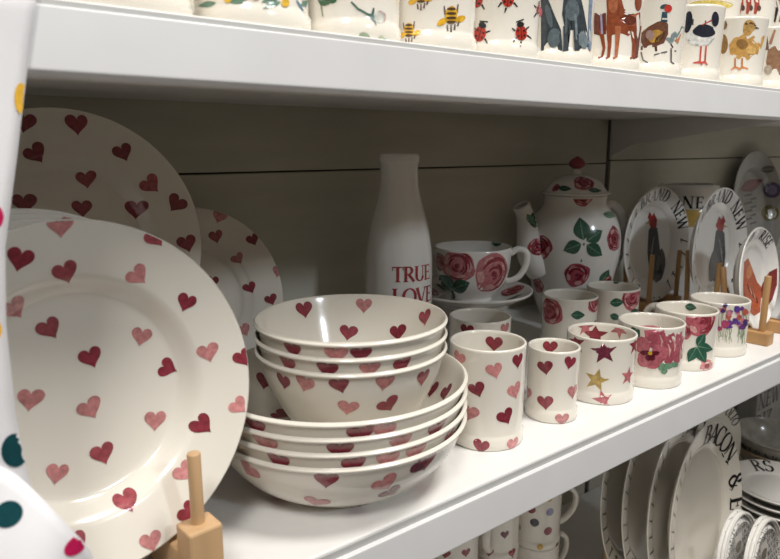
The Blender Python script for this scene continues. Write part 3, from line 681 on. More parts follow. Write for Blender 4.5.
leaf(p, cv, 535, 228, 16, R_(-100), GREEN, LGREEN, .6, 1); leaf(p, cv, 527, 214, 13, R_(60), LGREEN, GREEN, .5, 1); rose(p, cv, 537, 247, 9, 5, (0.40, .07, .1), (0.17, .012, .03))
p.build('spout_print', spo)

# ------------------------------------------------------------------ lettered plates in peg stands
PEGS = [(-0.012, 0.105, 0.0), (0.036, 0.12, 0.006)]
GREYB = (0.07, 0.075, 0.085); COMB = (0.33, .03, .03)
def cockerel(p, cv, x, y, s, f):
    p.part('cockerel').blob(cv, [(x - 6 * f * s, y + 12 * s), (x - 2 * f * s, y - 20 * s), (x + 2 * f * s, y - 24 * s), (x + 6 * f * s, y - 18 * s), (x + 7 * f * s, y + 2 * s), (x + 5 * f * s, y + 22 * s), (x - 1 * f * s, y + 30 * s), (x - 6 * f * s, y + 26 * s)], GREYB, 0, 5)
    p.blob(cv, disc(x - 5 * f * s, y + 14 * s, 4 * s, 15 * s, .1, 14, .06, 2), (0.11, .11, .11), 1, 4)
    for k in range(4): p.stroke(cv, [(x + (1 + k) * f * s, y - 12 * s + 6 * k * s), (x + (3.5 + k * .4) * f * s, y + 2 * s + 6 * k * s)], [.7 * s, 1.2 * s], (0.25, .25, .24), 1)
    p.blob(cv, disc(x + 2 * f * s, y - 25 * s, 4 * s, 5 * s, 0, 12, .1, 4), COMB, 1, 3)
    p.blob(cv, [(x - 1 * f * s, y - 29 * s), (x + 1 * f * s, y - 34 * s), (x + 3 * f * s, y - 31 * s), (x + 5 * f * s, y - 35 * s), (x + 7 * f * s, y - 29 * s), (x + 3 * f * s, y - 26 * s)], COMB, 2, 2)
    p.stroke(cv, [(x + 5 * f * s, y - 25 * s), (x + 9 * f * s, y - 24 * s)], [2 * s, .4 * s], GOLD, 2)
    for d in (-2, 3): p.stroke(cv, [(x + d * s, y + 26 * s), (x + (d + 1) * s, y + 44 * s), (x + (d + 5) * s, y + 47 * s)], [1.6 * s, 1.2 * s, .8 * s], (0.10, .07, .05), 0)
def marks(p, rv, a0, a1, n, r0, h):
    for k in range(n):
        p.part('rim_mark')
        a = R_(a0 + (a1 - a0) * k / (n - 1)); cv = rv.flat(r0 * math.cos(a) * rv.sx, r0 * math.sin(a), a - 1.57)
        p.stroke(cv, [(-h * .15, 0), (h * .2, h)], [h * .18, h * .12], BLACK, 1); p.stroke(cv, [(-h * .3, h * .1), (h * .3, h * .1)], h * .08, BLACK, 1)
PX = [(1.1197, 0.26, 0.1057, R_(3), -0.025, 'cockerel plate at the back of the lettered plates, nearest the teapot', 650, 245), (1.1318, 0.15, 0.1075, R_(3), 0.048, 'cockerel plate standing between the other cockerel plate and the small lettered plate', 714, 250)]
for i, (X, Y, R, tl, rz, lab, hx, hy) in enumerate(PX):
    M = plate_mat(X, Y, R, tl, rz); t, rv = plate('lettered_plate', lab, 'plate', M, R, 0.26, 0.018, WHITEW); p = Print()
    ring_text(p, rv, 'BRAND', R * 0.765, R * 0.2, 96); ring_text(p, rv, 'NEW', R * 0.765, R * 0.2, 32 if i == 0 else 36); marks(p, rv, 138, 235, 7, R * .8, R * .15)
    marks(p, rv, 0, -60, 5, R * .8, R * .15)
    cockerel(p, rv.px(), hx + 4, hy + 2, 1.05, 1 if i else -1) if i else cockerel(p, rv.px(), 655, 250, 1.1, -1)
    p.build('cockerel_and_letters', t)
    stand('wooden peg stand holding the back cockerel plate' if i == 0 else 'wooden peg stand holding the middle cockerel plate', Matrix.Translation((X, Y, 0)) @ Matrix.Rotation(rz, 4, 'Z'), 0.045, -0.019, 0.055, PEGS, 0.009, lift(R, 0.0355, .012), 0.0042, True, OAK)
M = plate_mat(1.075, 0.055, 0.0805, R_(7), 0.06); t, rv = plate('lettered_plate', 'small lettered plate with a rust red bird, on the end stand beside the wildflower mug', 'plate', M, 0.0805, 0.27, 0.014, WHITEW); p = Print(); cv = rv.px()
ring_text(p, rv, 'TO', 0.0625, 0.0145, 112); ring_text(p, rv, 'RISE', 0.0625, 0.0145, 58); marks(p, rv, 150, 215, 4, .064, .011)
p.part('bird').blob(cv, [(744, 262), (748, 258), (752, 268), (757, 282), (762, 288), (760, 312), (754, 316), (746, 308), (743, 285)], (0.42, .085, .03), 0, 5)
p.blob(cv, [(762, 284), (769, 272), (777, 268), (777, 284), (772, 300), (764, 310), (759, 300)], (0.20, .035, .03), 1, 5)
p.blob(cv, disc(749, 272, 3, 7, .1, 12, .1, 2), (0.55, .2, .08), 1, 3)
for k in range(6): p.stroke(cv, [(747 + k * 2, 284 + k * 3), (750 + k * 2, 292 + k * 3)], [.8, 1.4], (0.6, .3, .2) if k % 2 else (0.15, .03, .02), 2)
p.build('bird_and_letters', t)
stand('wooden peg stand holding the small lettered plate at the shelf front', Matrix.Translation((1.075, 0.055, 0)) @ Matrix.Rotation(0.06, 4, 'Z'), 0.045, -0.03, 0.055, [(-0.016, 0.105, 0.0), (0.036, 0.11, 0.014)], 0.0115, lift(.0805, .034, .012), 0.0048, True, OAK)
# white folded price card beyond the small plate
c0 = at_y(774, 335, 0.03); M = Matrix.Translation((1.135, 0.012, 0)) @ Matrix.Rotation(0.1, 4, 'Z')
bx = Box(); bx.v = [(-.045, 0, 0), (.05, 0, 0), (.05, .028, .095), (-.005, .028, .095), (.05, .06, 0), (-.045, .06, 0)]
bx.f = [[0, 1, 2, 3], [3, 2, 4, 5]]
o = bx.build('price_card', CARDM, None, 0); sm = o.modifiers.new('thickness', 'SOLIDIFY'); sm.thickness = 0.0008; o.matrix_world = Matrix.Translation((1.17, 0.008, 0.0005)) @ Matrix.Rotation(0.15, 4, 'Z')
tag(o, 'white folded card standing beside the small lettered plate', 'card')

# jar and dark patterned plate by the wall
M = Matrix.Translation((1.335, 0.33, 0)); t = thing('storage_jar', 'lettered storage jar with a mustard band behind the cockerel plates', 'jar', M)
pr = [(0, 0.003), (0.05, 0.003), (0.052, 0)] + curve2([(0.057, 0.0), (0.06, 0.004), (0.06, 0.1), (0.06, 0.2), (0.058, 0.215), (0.055, 0.218)], 4) + curve2([(0.052, 0.216), (0.053, 0.2), (0.054, 0.02), (0, 0.012)], 4)
rv = Rev(pr, 64, 1, M); link('jar_body', rv.mesh('jar_body'), WHITEW, t)
bp = [(0.0604, 0.135), (0.0612, 0.136), (0.0612, 0.169), (0.0604, 0.17)]; bv = Rev(bp, 64, 1, M); me = mesh('band', bv.V, [q for q in bv.F if len(q) == 4]); link('band', me, RUST, t)
p = Print(); th0 = math.atan2(CAM.y - 0.33, CAM.x - 1.335)
text(p, lambda a, w_: (rv.wrap(th0 + (a) / 0.06, 0.06 + 0.18), 0), 'ONE ONE ONE', 0.024, BLACK, 1, .1, center=True); p.build('black_lettering', t)
M = plate_mat(1.785, 0.352, 0.142, R_(9), 0, 0.004); t, rv = plate('patterned_plate', 'large dark fruit-patterned plate leaning on the back boards behind the lettered plates', 'plate', M, 0.142, 0.3, 0.02, mat('grey_glazed_earthenware', (0.30, 0.285, 0.26), 0.2, .3, (20, .8, 1.1, (1, 1, 1)))); p = Print(); cv = rv.px()
leaf(p, cv, 741, 190, 24, R_(-25), (0.16, .015, .02), (0.3, .05, .05), .5, 1); p.part('plum').blob(cv, disc(772, 190, 9, 8, 0, 18), (0.07, .05, .11), 0, 4); p.blob(cv, disc(772, 190, 5, 5, 0, 14), (0.18, .16, .25), 1, 3)
p.part('fruit').blob(cv, disc(770, 213, 9, 8, 0, 18), (0.12, .10, .03), 0, 4); p.blob(cv, disc(771, 214, 5.5, 5, 0, 14), (0.45, .42, .36), 1, 3)
leaf(p, cv, 760, 170, 18, R_(-5), (0.08, .07, .06), (0.2, .2, .18), .4, 1)
for k in range(8): p.part('rim_mark').stroke(cv, [(744 + k % 2 * 6, 196 + 4 * k), (752 + k % 2 * 4, 194 + 4 * k)], [1.2, 1.6], BLACK, 1)
p.build('fruit_print', t)

# ------------------------------------------------------------------ mugs on the upper shelf
UZ = 0.366; UR = 0.0385
def umug(label, X, Y=0.05, H=0.083, hang=1.2, dz=0.0):
    t, rv = mug(label, Vector((X, Y, UZ + dz)), UR, H, hang, 'mugs along the upper shelf'); return t, rv, Print(), rv.px()
xs = [0.1269, 0.2095, 0.2872, 0.3648, 0.4425, 0.5200, 0.5997, 0.6807, 0.7649, 0.8762, 0.9824]
# plain
t, rv, p, cv = umug('plain cream mug at the towel end of the upper row', xs[0])
for k in range(6): p.part('spot').blob(rv.wrap(k * 1.05, 0.075 + UR), disc(0, 0, .007, .009, 0, 12, .1, k), (0.30, .2, .12), 0, 3)
p.build('spot_print', t)
t, rv, p, cv = umug('cream mug with green leaves and yellow dots', xs[1])
for x, y, a, L in ((243, 3, 200, 24), (262, 2, -20, 22), (280, 2, 160, 18), (300, 6, -30, 14), (216, 3, 170, 18), (232, 0, -10, 20)): leaf(p, cv, x, y, L, R_(a), (0.16, .27, .2), LGREEN, .35, 0)
for x, y in ((228, -1), (285, 3), (256, -4)): p.part('dot').blob(cv, disc(x, y, 4, 4.2, 0, 12), (0.72, .45, .05), 2, 2)
for x in (300, 306): p.part('stem').stroke(cv, [(x - 4, 0), (x, 6), (x + 3, 11)], [1, 2.4, 1], (0.13, .27, .36), 1)
for k in range(12): leaf(p, rv.wrap(k * .52, 0.075 + UR + .006 * (k % 2)), 0, 0, 0.018, k, (0.16, .27, .2), LGREEN, .4, 0)
p.build('leaf_print', t)
t, rv, p, cv = umug('cream mug with a green stem and pale bud', xs[2])
p.part('stem').stroke(cv, [(351, 2), (358, 9), (367, 14), (373, 16)], [1.6, 2.2, 2.0, 2.6], (0.06, .15, .12), 1); p.stroke(cv, [(373.5, 8), (372, 16), (376, 25)], [1.6, 3.2, .6], (0.05, .14, .11), 1)
p.blob(cv, disc(380, 17, 6, 6.5, 0, 18), (0.60, .60, .54), 0, 3); p.stroke(cv, [(379, 11), (385, 15), (384, 22)], [.8, 1.2, .8], (0.6, .35, .33), 1)
leaf(p, cv, 318, 0, 14, R_(10), (0.05, .13, .06), LGREEN, .7, 1); p.part('stem').stroke(cv, [(321, 3), (323, 17)], [2.4, 1.0], (0.27, .29, .2), 0); p.part('bud').blob(cv, disc(332, 0, 5, 3.5, 0, 12), (.05, .13, .06), 1, 3)
p.part('bud').blob(cv, disc(364, 38, 6, 5.5, 0, 16, .06, 3), (0.33, .40, .28), 0, 3); p.blob(cv, disc(365, 41, 4, 2, 0, 12), (.12, .2, .12), 1, 2); p.part('bud').blob(cv, disc(333, 37, 5, 2.4, 0, 12), (0.36, .36, .3), 0, 2)
p.part('maker_mark')
for x, y, r, c in ((381, 39, 3, (.4, .5, .3)), (384, 40, 2, (.08, .25, .3)), (389, 43, 2.4, (.12, .35, .5)), (380, 43, 1.6, (.1, .2, .3))): p.blob(cv, disc(x, y, r, r * .8, 0, 10), c, 1, 2)
for k in range(10): leaf(p, rv.wrap(k * .62, 0.075 + UR + .012 * (k % 3)), 0, 0, 0.016, k, (0.1, .2, .12), LGREEN, .6, 0)
p.build('stem_print', t)
t, rv, p, cv = umug('cream mug with yellow and brown bees', xs[3])
def bee(p, cv, x, y, s=1.0):
    p.part('bee'); B = (0.09, .045, .02); Y = (0.74, .42, .03)
    for a, b, r in ((-9, 7, .5), (9, 4, -.4)): p.blob(cv, disc(x + a * s, y + b * s, 5.5 * s, 3.2 * s, r - 1.1 if a < 0 else r, 14), Y, 0, 2)
    for dx, y0, y1 in ((-7, -9, 0), (7, -11, -2), (-4, 10, 16), (0, 10, 17), (4, 9, 15), (8, 6, 11)): p.stroke(cv, [(x + dx * s, y + y0 * s), (x + dx * .8 * s, y + y1 * s)], [1.2 * s, 2 * s], (0.15, .09, .07), 0)
    p.blob(cv, disc(x, y, 6 * s, 9 * s, .1, 18), Y, 1, 3)
    for k, yy in enumerate((-6, -1.5, 3, 7)): p.blob(cv, disc(x, y + yy * s, 5.4 * s - .6 * s * abs(k - 1.5), 1.5 * s, 0, 12), B, 2, 2)
bee(p, cv, 451, 15); bee(p, cv, 421, -5, .9); bee(p, cv, 433, 54, .85); bee(p, cv, 466, -18, .9); bee(p, cv, 409, 30, .8)
p.build('bee_print', t)
t, rv, p, cv = umug('cream mug with red ladybirds', xs[4])
def ladybird(p, cv, x, y, s=1.0, rot=0):
    p.part('ladybird'); c, d = math.cos(rot), math.sin(rot); T = lambda a, b: (x + (a * c - b * d) * s, y + (a * d + b * c) * s)
    for a, b, e, f_ in ((-6, 4, -9, 9), (6, 3, 10, 7), (5, -3, 9, -6), (-6, -3, -9, -6), (-1, 9, -2, 14)): p.stroke(cv, [T(a, b), T(e, f_)], [2 * s, 1.2 * s], BLACK, 0)
    p.blob(cv, [T(6 * math.cos(k * .393), 8 * math.sin(k * .393)) for k in range(16)], (0.46, .035, .02), 1, 3)
    p.blob(cv, [T(4 * math.cos(k * .6), -9 + 3 * math.sin(k * .6)) for k in range(10)], BLACK, 2, 2)
    for a, b in ((-3, -3), (3, -2), (-3, 3), (3, 3)): p.blob(cv, [T(a + 1.3 * math.cos(k), b + 1.3 * math.sin(k)) for k in range(6)], BLACK, 2, 2)
    p.stroke(cv, [T(0, -7), T(0, 8)], [.7 * s, .7 * s], BLACK, 2); p.stroke(cv, [T(-4, -12), T(4, -14)], [1.4 * s, 1.4 * s], BLACK, 1)
ladybird(p, cv, 480, 34, 1.0, .3); ladybird(p, cv, 521, 33, .95, -.1); ladybird(p, cv, 508, -1, 1.0, .1); ladybird(p, cv, 477, 0, 1.0, .3); ladybird(p, cv, 541, 10, .8)
p.part('price_mark')
for x in (523, 527, 530): p.stroke(cv, [(x, 59), (x + 1, 63)], [1.2, .8], (0.2, .25, .5), 1)
p.build('ladybird_print', t)
# sitting dark dogs
t, rv, p, cv = umug('mug with two dark grey sitting dogs', xs[5])
G1 = (0.045, .058, .068); G2 = (0.11, .14, .155); G3 = (0.19, .235, .255)
p.part('dog').blob(cv, [(541, -20), (547, -4), (554, 14), (561, 30), (562.5, 51), (541, 51), (541, 20)], G1, 0, 5, (548, 32)); p.blob(cv, disc(554, 38, 6.5, 10, .15, 16), G2, 1, 3); p.blob(cv, disc(549, 16, 3, 12, -.2, 12), G2, 1, 3)
p.part('dog').blob(cv, [(564, -6), (580, -6), (584, 12), (587, 30), (590, 52), (577, 51), (574, 30), (567, 30), (568, 51), (562.5, 52), (565, 30), (562, 14)], G1, 0, 5, (573, 10)); p.stroke(cv, [(565, 26), (566, 51)], [4, 5], G1, 1); p.stroke(cv, [(575, 26), (577, 51)], [4, 5], G1, 1)
p.blob(cv, disc(572, 10, 7, 11, 0, 16), G2, 1, 3); p.blob(cv, disc(583, 40, 4.5, 9, -.15, 14), G3, 1, 3); p.stroke(cv, [(575, 14), (577, 48)], [2.5, 2], G3, 2); p.stroke(cv, [(566, 14), (566, 48)], [2, 2], G2, 2)
p.part('lead').stroke(cv, [(591, -5), (589.5, 20), (589.5, 50)], [3.5, 3, 3], (0.20, .28, .40), 1); p.part('ribbon').blob(cv, disc(540, 12, 2.5, 5, 0, 10), (0.6, .14, .18), 1, 2)
p.build('dog_print', t)
# brown standing dogs
t, rv, p, cv = umug('mug with reddish brown standing dogs', xs[6])
B1 = (0.26, .062, .025); B2 = (0.14, .035, .02); B3 = (0.40, .13, .06)
p.part('dog').blob(cv, [(606, -6), (620, -6), (624, 9), (634, 14), (640, 12), (640, 33), (628, 36), (620, 33), (612, 35), (606, 30), (607, 10)], B1, 0, 5, (618, 20))
for x0, x1, c in ((609, 609.5, B1), (618, 617, B3), (632, 634, B1), (638, 637, B2)): p.stroke(cv, [(x0, 26), (x1, 44), (x1 - 1, 57), (x1 - 4, 58.5)], [6, 3.8, 3, 2.4], c, 1)
p.blob(cv, disc(613, 4, 5, 9, 0, 14), B3, 1, 3); p.blob(cv, disc(630, 20, 6, 4.5, 0, 14), B2, 1, 3); p.blob(cv, disc(638, 2, 3.4, 9, 0, 12), B1, 1, 3)
p.part('dog').blob(cv, [(594, 13), (606, 13), (606, 34), (601, 36), (594, 34)], B2, 0, 3); p.stroke(cv, [(601, 30), (604, 48), (602, 57), (598, 58)], [5, 3, 2.4, 2], B1, 1); p.stroke(cv, [(601, 14), (602, 34)], [2, 2], (0.35, .33, .5), 1)
p.part('ribbon').stroke(cv, [(640.5, -5), (640.5, 58)], [1.4, 1.4], (0.5, .3, .5), 1)
p.build('dog_print', t)
# pheasant
t, rv, p, cv = umug('mug with a pheasant', xs[7])
p.blob(cv, [(641, 33), (648, 27), (657, 22), (664, 20), (668, 24), (668, 34), (664, 43), (655, 47), (644, 48), (641, 42)], (0.15, .06, .035), 0, 5)
p.blob(cv, disc(655, 36, 8, 6, -.5, 16, .06, 3), (0.45, .25, .05), 1, 3); p.blob(cv, disc(650, 35, 4.5, 5, 0, 12), (0.34, .22, .2), 2, 3)
for k in range(5): p.stroke(cv, [(655 + 2 * k, 42 - k), (657 + 2 * k, 37 - 1.5 * k)], [1, 1.4], (0.09, .04, .02), 3)
p.stroke(cv, [(664, 22), (664.5, 12)], [6.5, 5], (0.03, .07, .10), 1); p.stroke(cv, [(662, 19), (667, 19)], [1.6, 1.6], (0.7, .7, .66), 2); p.blob(cv, disc(668, 8.5, 3.8, 4, 0, 12), (0.52, .035, .03), 2, 3); p.blob(cv, disc(664, 6.5, 4, 2.2, -.3, 12), (0.03, .08, .09), 1, 3)
p.stroke(cv, [(641, 48), (656, 49), (672, 46), (684, 38)], [4, 5, 4, 3], (0.10, .045, .04), 0); p.stroke(cv, [(668, 42), (676, 34), (683, 27)], [8, 6, 3], (0.22, .28, .28), 0); p.stroke(cv, [(676, 42), (683, 34)], [5, 4], (0.5, .22, .1), 1)
for pts in ([(654, 55), (665, 52), (676, 51)], [(671, 48), (671, 62), (674, 64)], [(641, 52), (643, 60), (648, 63)]): p.stroke(cv, pts, [1.4] * 3, (0.12, .12, .13), 1)
p.build('bird_print', t)
# black and white wader
t, rv, p, cv = umug('mug with a black and white bird on red legs', xs[8])
p.blob(cv, disc(700, 37, 14, 9, 0, 20), (0.72, .71, .68), 0, 3); p.stroke(cv, [(688, 40), (697, 45), (708, 45), (714, 38)], [1, 1.2, 1.2, 1], (0.35, .4, .36), 1)
p.blob(cv, disc(704, 31, 11, 6.5, .05, 18, .05, 1), (0.018, .022, .035), 1, 3); p.blob(cv, disc(688, 22, 4.2, 11, .15, 16), (0.018, .022, .035), 1, 3); p.stroke(cv, [(692, 22), (706, 23)], [6, 5], (0.05, .055, .06), 0); p.blob(cv, disc(715, 19, 3.6, 7.5, 0, 14), (.018, .022, .035), 2, 3)
p.stroke(cv, [(712, 20), (702, 25)], [1.4, 1.0], (.5, .05, .04), 2)
for x in (701, 706): p.stroke(cv, [(x, 46), (x - 1.2, 62)], [1.6, 1.6], (0.55, .08, .06), 1); p.stroke(cv, [(x - 8, 63), (x - 1, 62), (x + 1, 65)], [1.4, 2.8, 1.4], (0.6, .1, .08), 1)
p.build('bird_print', t)
# duckling
t, rv, p, cv = umug('mug with yellow ducklings', xs[9])
D1 = (0.55, .31, .09); D2 = (0.28, .15, .05)
p.blob(cv, [(729, 45), (734, 38), (744, 34), (754, 36), (760, 44), (758, 54), (748, 60), (738, 59), (730, 54)], D1, 0, 5); p.blob(cv, disc(748, 29, 5, 7, .2, 14), D1, 0, 3); p.blob(cv, disc(749.5, 26, 6, 6.2, 0, 16), (0.46, .28, .09), 1, 3)
p.stroke(cv, [(745, 24), (751, 23), (756, 26)], [2, 2.2, 1], (0.10, .06, .03), 2); p.stroke(cv, [(755, 27.5), (758.5, 28.5)], [2, .8], (.1, .07, .05), 2); p.blob(cv, disc(742, 44, 6, 5, .3, 14), D2, 1, 3); p.blob(cv, disc(751, 50, 5, 4.5, 0, 14), (0.68, .42, .14), 1, 3)
p.stroke(cv, [(752, 52), (759, 46), (764, 36)], [7, 6, 2], (0.62, .36, .12), 0)
for x in (735, 742): p.stroke(cv, [(x, 58), (x, 67)], [1.6, 1.6], (0.5, .2, .06), 1); p.stroke(cv, [(x - 4, 70), (x, 67), (x + 6, 69)], [1.2, 2.4, 1.4], (0.62, .24, .1), 1)
p.part('duckling').blob(cv, disc(723, 44, 5, 10, 0, 14), D2, 0, 3); p.blob(cv, disc(723, 25, 4.4, 5, 0, 12), (0.22, .14, .07), 0, 3)
p.build('duckling_print', t)
t, rv, p, cv = umug('mug with a brown hare', xs[10])
p.blob(cv, [(766, 62), (768, 50), (774, 46), (784, 48), (792, 56), (792, 74), (780, 75), (768, 73)], (0.30, .17, .10), 0, 5); p.stroke(cv, [(767, 50), (766, 32)], [4, 2], (0.16, .09, .06), 1); p.stroke(cv, [(770, 44), (775, 30)], [3, 2], (.4, .2, .12), 1); p.blob(cv, disc(768, 70, 4, 5, 0, 12), (0.45, .38, .3), 1, 3)
p.build('hare_print', t)
# second row
umug('plain cream mug under the yellow banded mug', at_y(712, 5, 0.14).x, 0.14, 0.083, 1.2)
t, rv, p, cv = umug('yellow banded mug behind the black and white bird mug', at_y(712, 5, 0.14).x, 0.14, 0.086, 1.2, 0.0832)
p.blob(cv, disc(711, 5, 22, 5, 0, 20), (0.66, .52, .14), 0, 4)
for k in range(16): p.part('yellow_spot').blob(rv.wrap(k * .393, 0.115), disc(0, 0, .0085, .007, 0, 12), (0.66, .52, .14), 1, 3)
p.build('yellow_band', t)
umug('plain cream mug under the mug with red figures', at_y(748, 5, 0.14).x, 0.14, 0.083, 1.2)
t, rv, p, cv = umug('mug with red figures behind the duckling mug', at_y(748, 5, 0.14).x, 0.14, 0.086, 1.2, 0.0832)
for x in (732, 740, 748, 756): p.part('figure').stroke(cv, [(x, -8), (x + 1, 5), (x - 1, 14)], [6, 5, 2.5], (0.42, .07, .05), 0); p.blob(cv, disc(x + 3, 8, 2, 3, 0, 10), (0.12, .06, .05), 1, 2)
p.build('figure_print', t)
umug('plain cream mug under the mug with black and red strokes', at_y(782, 5, 0.14).x, 0.14, 0.083, 1.2)
t, rv, p, cv = umug('mug with black and red strokes behind the hare mug', at_y(782, 5, 0.14).x, 0.14, 0.086, 1.2, 0.0832)
for x in (768, 774, 780, 786): p.part('brush_stroke').stroke(cv, [(x, -2), (x + 3, 10), (x, 22)], [4, 3, 3], BLACK if x % 4 else (0.42, .06, .05), 0)
p.build('stroke_print', t)

# ------------------------------------------------------------------ lower shelf
LZ = -0.47
PL = [(0.0, 'front oval lettered platter in the rack, next to the small finely lettered dishes'), (0.036, 'second oval platter in the rack, close behind the front one'), (0.080, 'third oval platter in the rack'), (0.119, 'last oval platter of the rack, nearest the spotted mugs')]
for k, (dy, lab) in enumerate(PL):
    M = plate_mat(0.993, 0.05 + dy, 0.162, R_(6), 0.05, -0.46); t, rv = plate('oval_platter', lab, 'platter', M, 0.162, 0.24, 0.018, CERAMIC, 0.13 / 0.162, group='oval platters in the rack'); p = Print()
    ring_text(p, rv, 'BACON', 0.125, 0.034, 61, rx=0.80, gap=0.02); ring_text(p, rv, '&', 0.125, 0.033, 11, rx=.8); ring_text(p, rv, 'E', 0.125, 0.033, -6, rx=.8)
    marks(p, rv, 118, 232, 12, .134, .018); p.build('black_lettering', t)
rk = thing('plate_rack', 'wooden peg rack holding the oval platters', 'plate rack', Matrix.Translation((0.993, 0.05, LZ)) @ Matrix.Rotation(.05, 4, 'Z'))
for s in (-1, 1):
    Box().box(s * .05 - .01, s * .05 + .01, -0.04, 0.19, 0.0, 0.0175).build('runner', WOOD, rk, 0.0015)
    for y, ln in ((-0.012, 0.004), (0.0285, 0.014), (0.0715, 0.0135), (0.1105, 0.0135), (0.162, 0.004)):
        v, f = tube([(s * .05, y, .004), (s * .05, y + ln, 0.085)], [.004, .004], 12); link('peg', mesh('peg', v, f), WOOD, rk)
# spotted mugs
DOTC = [(0.02, .02, .03), (0.36, .35, .5), (0.22, .02, .04), (0.42, .42, .40), (0.6, .35, .05)]
def spotmug(label, loc, hang, spots, H=0.094, R=0.0405):
    t, rv = mug(label, loc, R, H, hang, 'spotted mugs on the lower shelf', None, 1.15); p = Print(); rnd = random.Random(int(loc[0] * 100))
    for x, y, k, r in spots:
        P, N = rv.hit(x, y)
        if P: th, q = rv.param(P); p.part('spot').blob(rv.wrap(th, q), disc(0, 0, r), DOTC[k], 1, 3)
    for k in range(26):
        th = rnd.uniform(0, 6.28); q = rnd.uniform(.05, rv.srim - .01); r, z, nn = rv.sample(q)
        if rv.seen(Vector((r * math.cos(th), r * math.sin(th), z)), Vector((math.cos(th), math.sin(th), 0))) and spots: continue
        p.part('spot').blob(rv.wrap(th, q), disc(0, 0, .006), DOTC[k % 5], 0, 3)
    p.build('spot_print', t)
fr = CAM + ray(534, 551) * 1.05; q = mug_at(fr, 0.0405, fr.z); sa = math.atan2(RT.y, RT.x)
spotmug('spotted mug stacked on top of another spotted mug', q, sa + .25, [(534.6, 522.5, 0, .0072), (550, 512, 1, .0068), (548, 531, 2, .0072), (518, 526, 3, .0068), (531, 509, 2, .0075), (514, 542, 2, .006), (540, 547, 4, .005), (557, 545, 2, .0045), (520, 505, 4, .006), (549, 498, 4, .0065)])
spotmug('spotted mug underneath the upper spotted mug', Vector((q.x, q.y, q.z - 0.0942)), sa + .5, [])
cz = q.z - 0.0942
if cz - LZ > 0.004:
    Box().box(q.x - .2, q.x + .07, q.y - .06, q.y + .13, 0, cz - LZ - .0002).build('riser', SHELFM, None, .002)
    rs = bpy.data.objects['riser']; 
    for vv in rs.data.vertices: vv.co.z += LZ
    tag(rs, 'low white riser block under the spotted mugs', 'riser')
def lowheart(label, px, py, depth, hang, spots, seed):
    fr = CAM + ray(px, py) * depth; qq = mug_at(fr, .0405, cz + .0942); t, rv = mug(label, qq, .0405, .094, hang, 'heart mugs on the lower shelf', None, 1.1); p = Print(); dn = []
    hearts_at(p, rv, spots, .0165, False, dn); hearts_rest(p, rv, .0165, (.03, rv.srim - .01), dn, 50, .03, False, False, seed); p.build('heart_print', t)
    t, rv = mug(label.replace('heart mug', 'heart mug underneath the heart mug', 1), Vector((qq.x, qq.y, cz)), .0405, .094, hang, 'heart mugs on the lower shelf', None, 1.1); p = Print()
    hearts_rest(p, rv, .0165, (.03, rv.srim - .01), [], 50, .03, False, False, seed + 5); p.build('heart_print', t)
lowheart('heart mug with its handle turned out, left of the spotted mugs', 493, 553, 1.02, sa - 1.9, [(489, 552, 'd', 0), (505, 535, 'u', 0)], 81)
lowheart('heart mug at the far side of the handled heart mug', 452, 559, 0.96, sa - 2.6, [(445, 554, 'd', 0), (466, 553, 'd', 0)], 82)

# lettered crockery at the right
M = plate_mat(1.40, 0.228, 0.103, R_(6), 0.0, -0.466); t, rv = plate('lettered_plate', 'lettered plate standing behind the flat dish stack, beside the lettered tin', 'plate', M, 0.103, 0.26, 0.014, CERAMIC, 0.98); p = Print()
ring_text(p, rv, 'OLIO', 0.079, 0.02, 42); p.build('black_lettering', t)
# lettered tin at the back
M = Matrix.Translation((1.90, 0.325, LZ)); t = thing('lettered_tin', 'tall grey tin with big black capitals against the back boards', 'tin', M)
Box().box(-.16, .22, -.02, .032, 0, .345).build('tin_body', TINM, t, .004); Box().box(-.163, .223, -.023, .0345, .345, .362).build('tin_lid', TINM, t, .003)
p = Print()
for s_, x, z in (('NEW', -.205 + .05, .085), ('RIZ', -.158, .026), ('NEW', -.15, .15)):
    text(p, lambda a, w_, x=x, z=z: ((lambda A, B, off: Vector((x + A, -.0203 - off, z + B))), a), s_, 0.045, BLACK, 1)
p.build('black_lettering', t)
# bowls with lettering
def letter_bowl(label, loc, R, foot, H, name='bowl', txt='RS', ang=180, material=None, group=None, top=True):
    M = Matrix.Translation(loc); t = thing(name, label, 'bowl', M, group); rv = Rev(bowl_prof(R, foot, H, 1.0), 72, 1, M); link('bowl_body', rv.mesh('bowl_body'), material or WHITEW, t); p = Print()
    if top: ring_text(p, rv, txt, R * .80, R * .17, ang)
    for k in range(30):
        p.part('letter'); th = k * .2094; q = rv.srim * .72; cv = rv.wrap(th, q)
        for pts, ws in glyph('NEIRSTOA'[k % 8])[0]: p.stroke(cv, [(a * R * .13, b * R * .13) for a, b in pts], [w_ * R * .13 for w_ in ws], BLACK, 0)
    p.build('black_lettering', t); return rv
GW = mat('grey_lettered_glaze', (0.45, 0.43, 0.39), .2, .3, (40, .7, 1.15, (1, 1, 1)))
def flat_dish(label, loc, R, txt, ang, grp):
    M = Matrix.Translation(loc); t = thing('shallow_dish', label, 'dish', M, grp); rv = Rev(plate_prof(R, .26, .016), 84, 1, M); link('dish', rv.mesh('dish'), WHITEW, t); p = Print()
    if txt:
        P, N = rv.hit(766, 474)
        if P: ang = math.degrees(math.atan2(P.y, P.x))
        ring_text(p, rv, txt, R * .68, R * .28, ang)
    k = 0
    p.build('black_lettering', t) if txt else None
    return rv
SC = Vector((1.385, 0.105, 0))
for k in range(5):
    z = LZ + 0.0238 + 0.0165 * k
    flat_dish('white lettered dish on top of the flat stack' if k == 4 else 'plain white dish of the flat stack, %s' % ['bottom one on the shelf', 'second up from the shelf', 'third up from the shelf', 'just under the lettered dish'][k], (SC.x, SC.y, z), 0.1, 'RS' if k == 4 else None, 178, 'flat stack of white dishes')
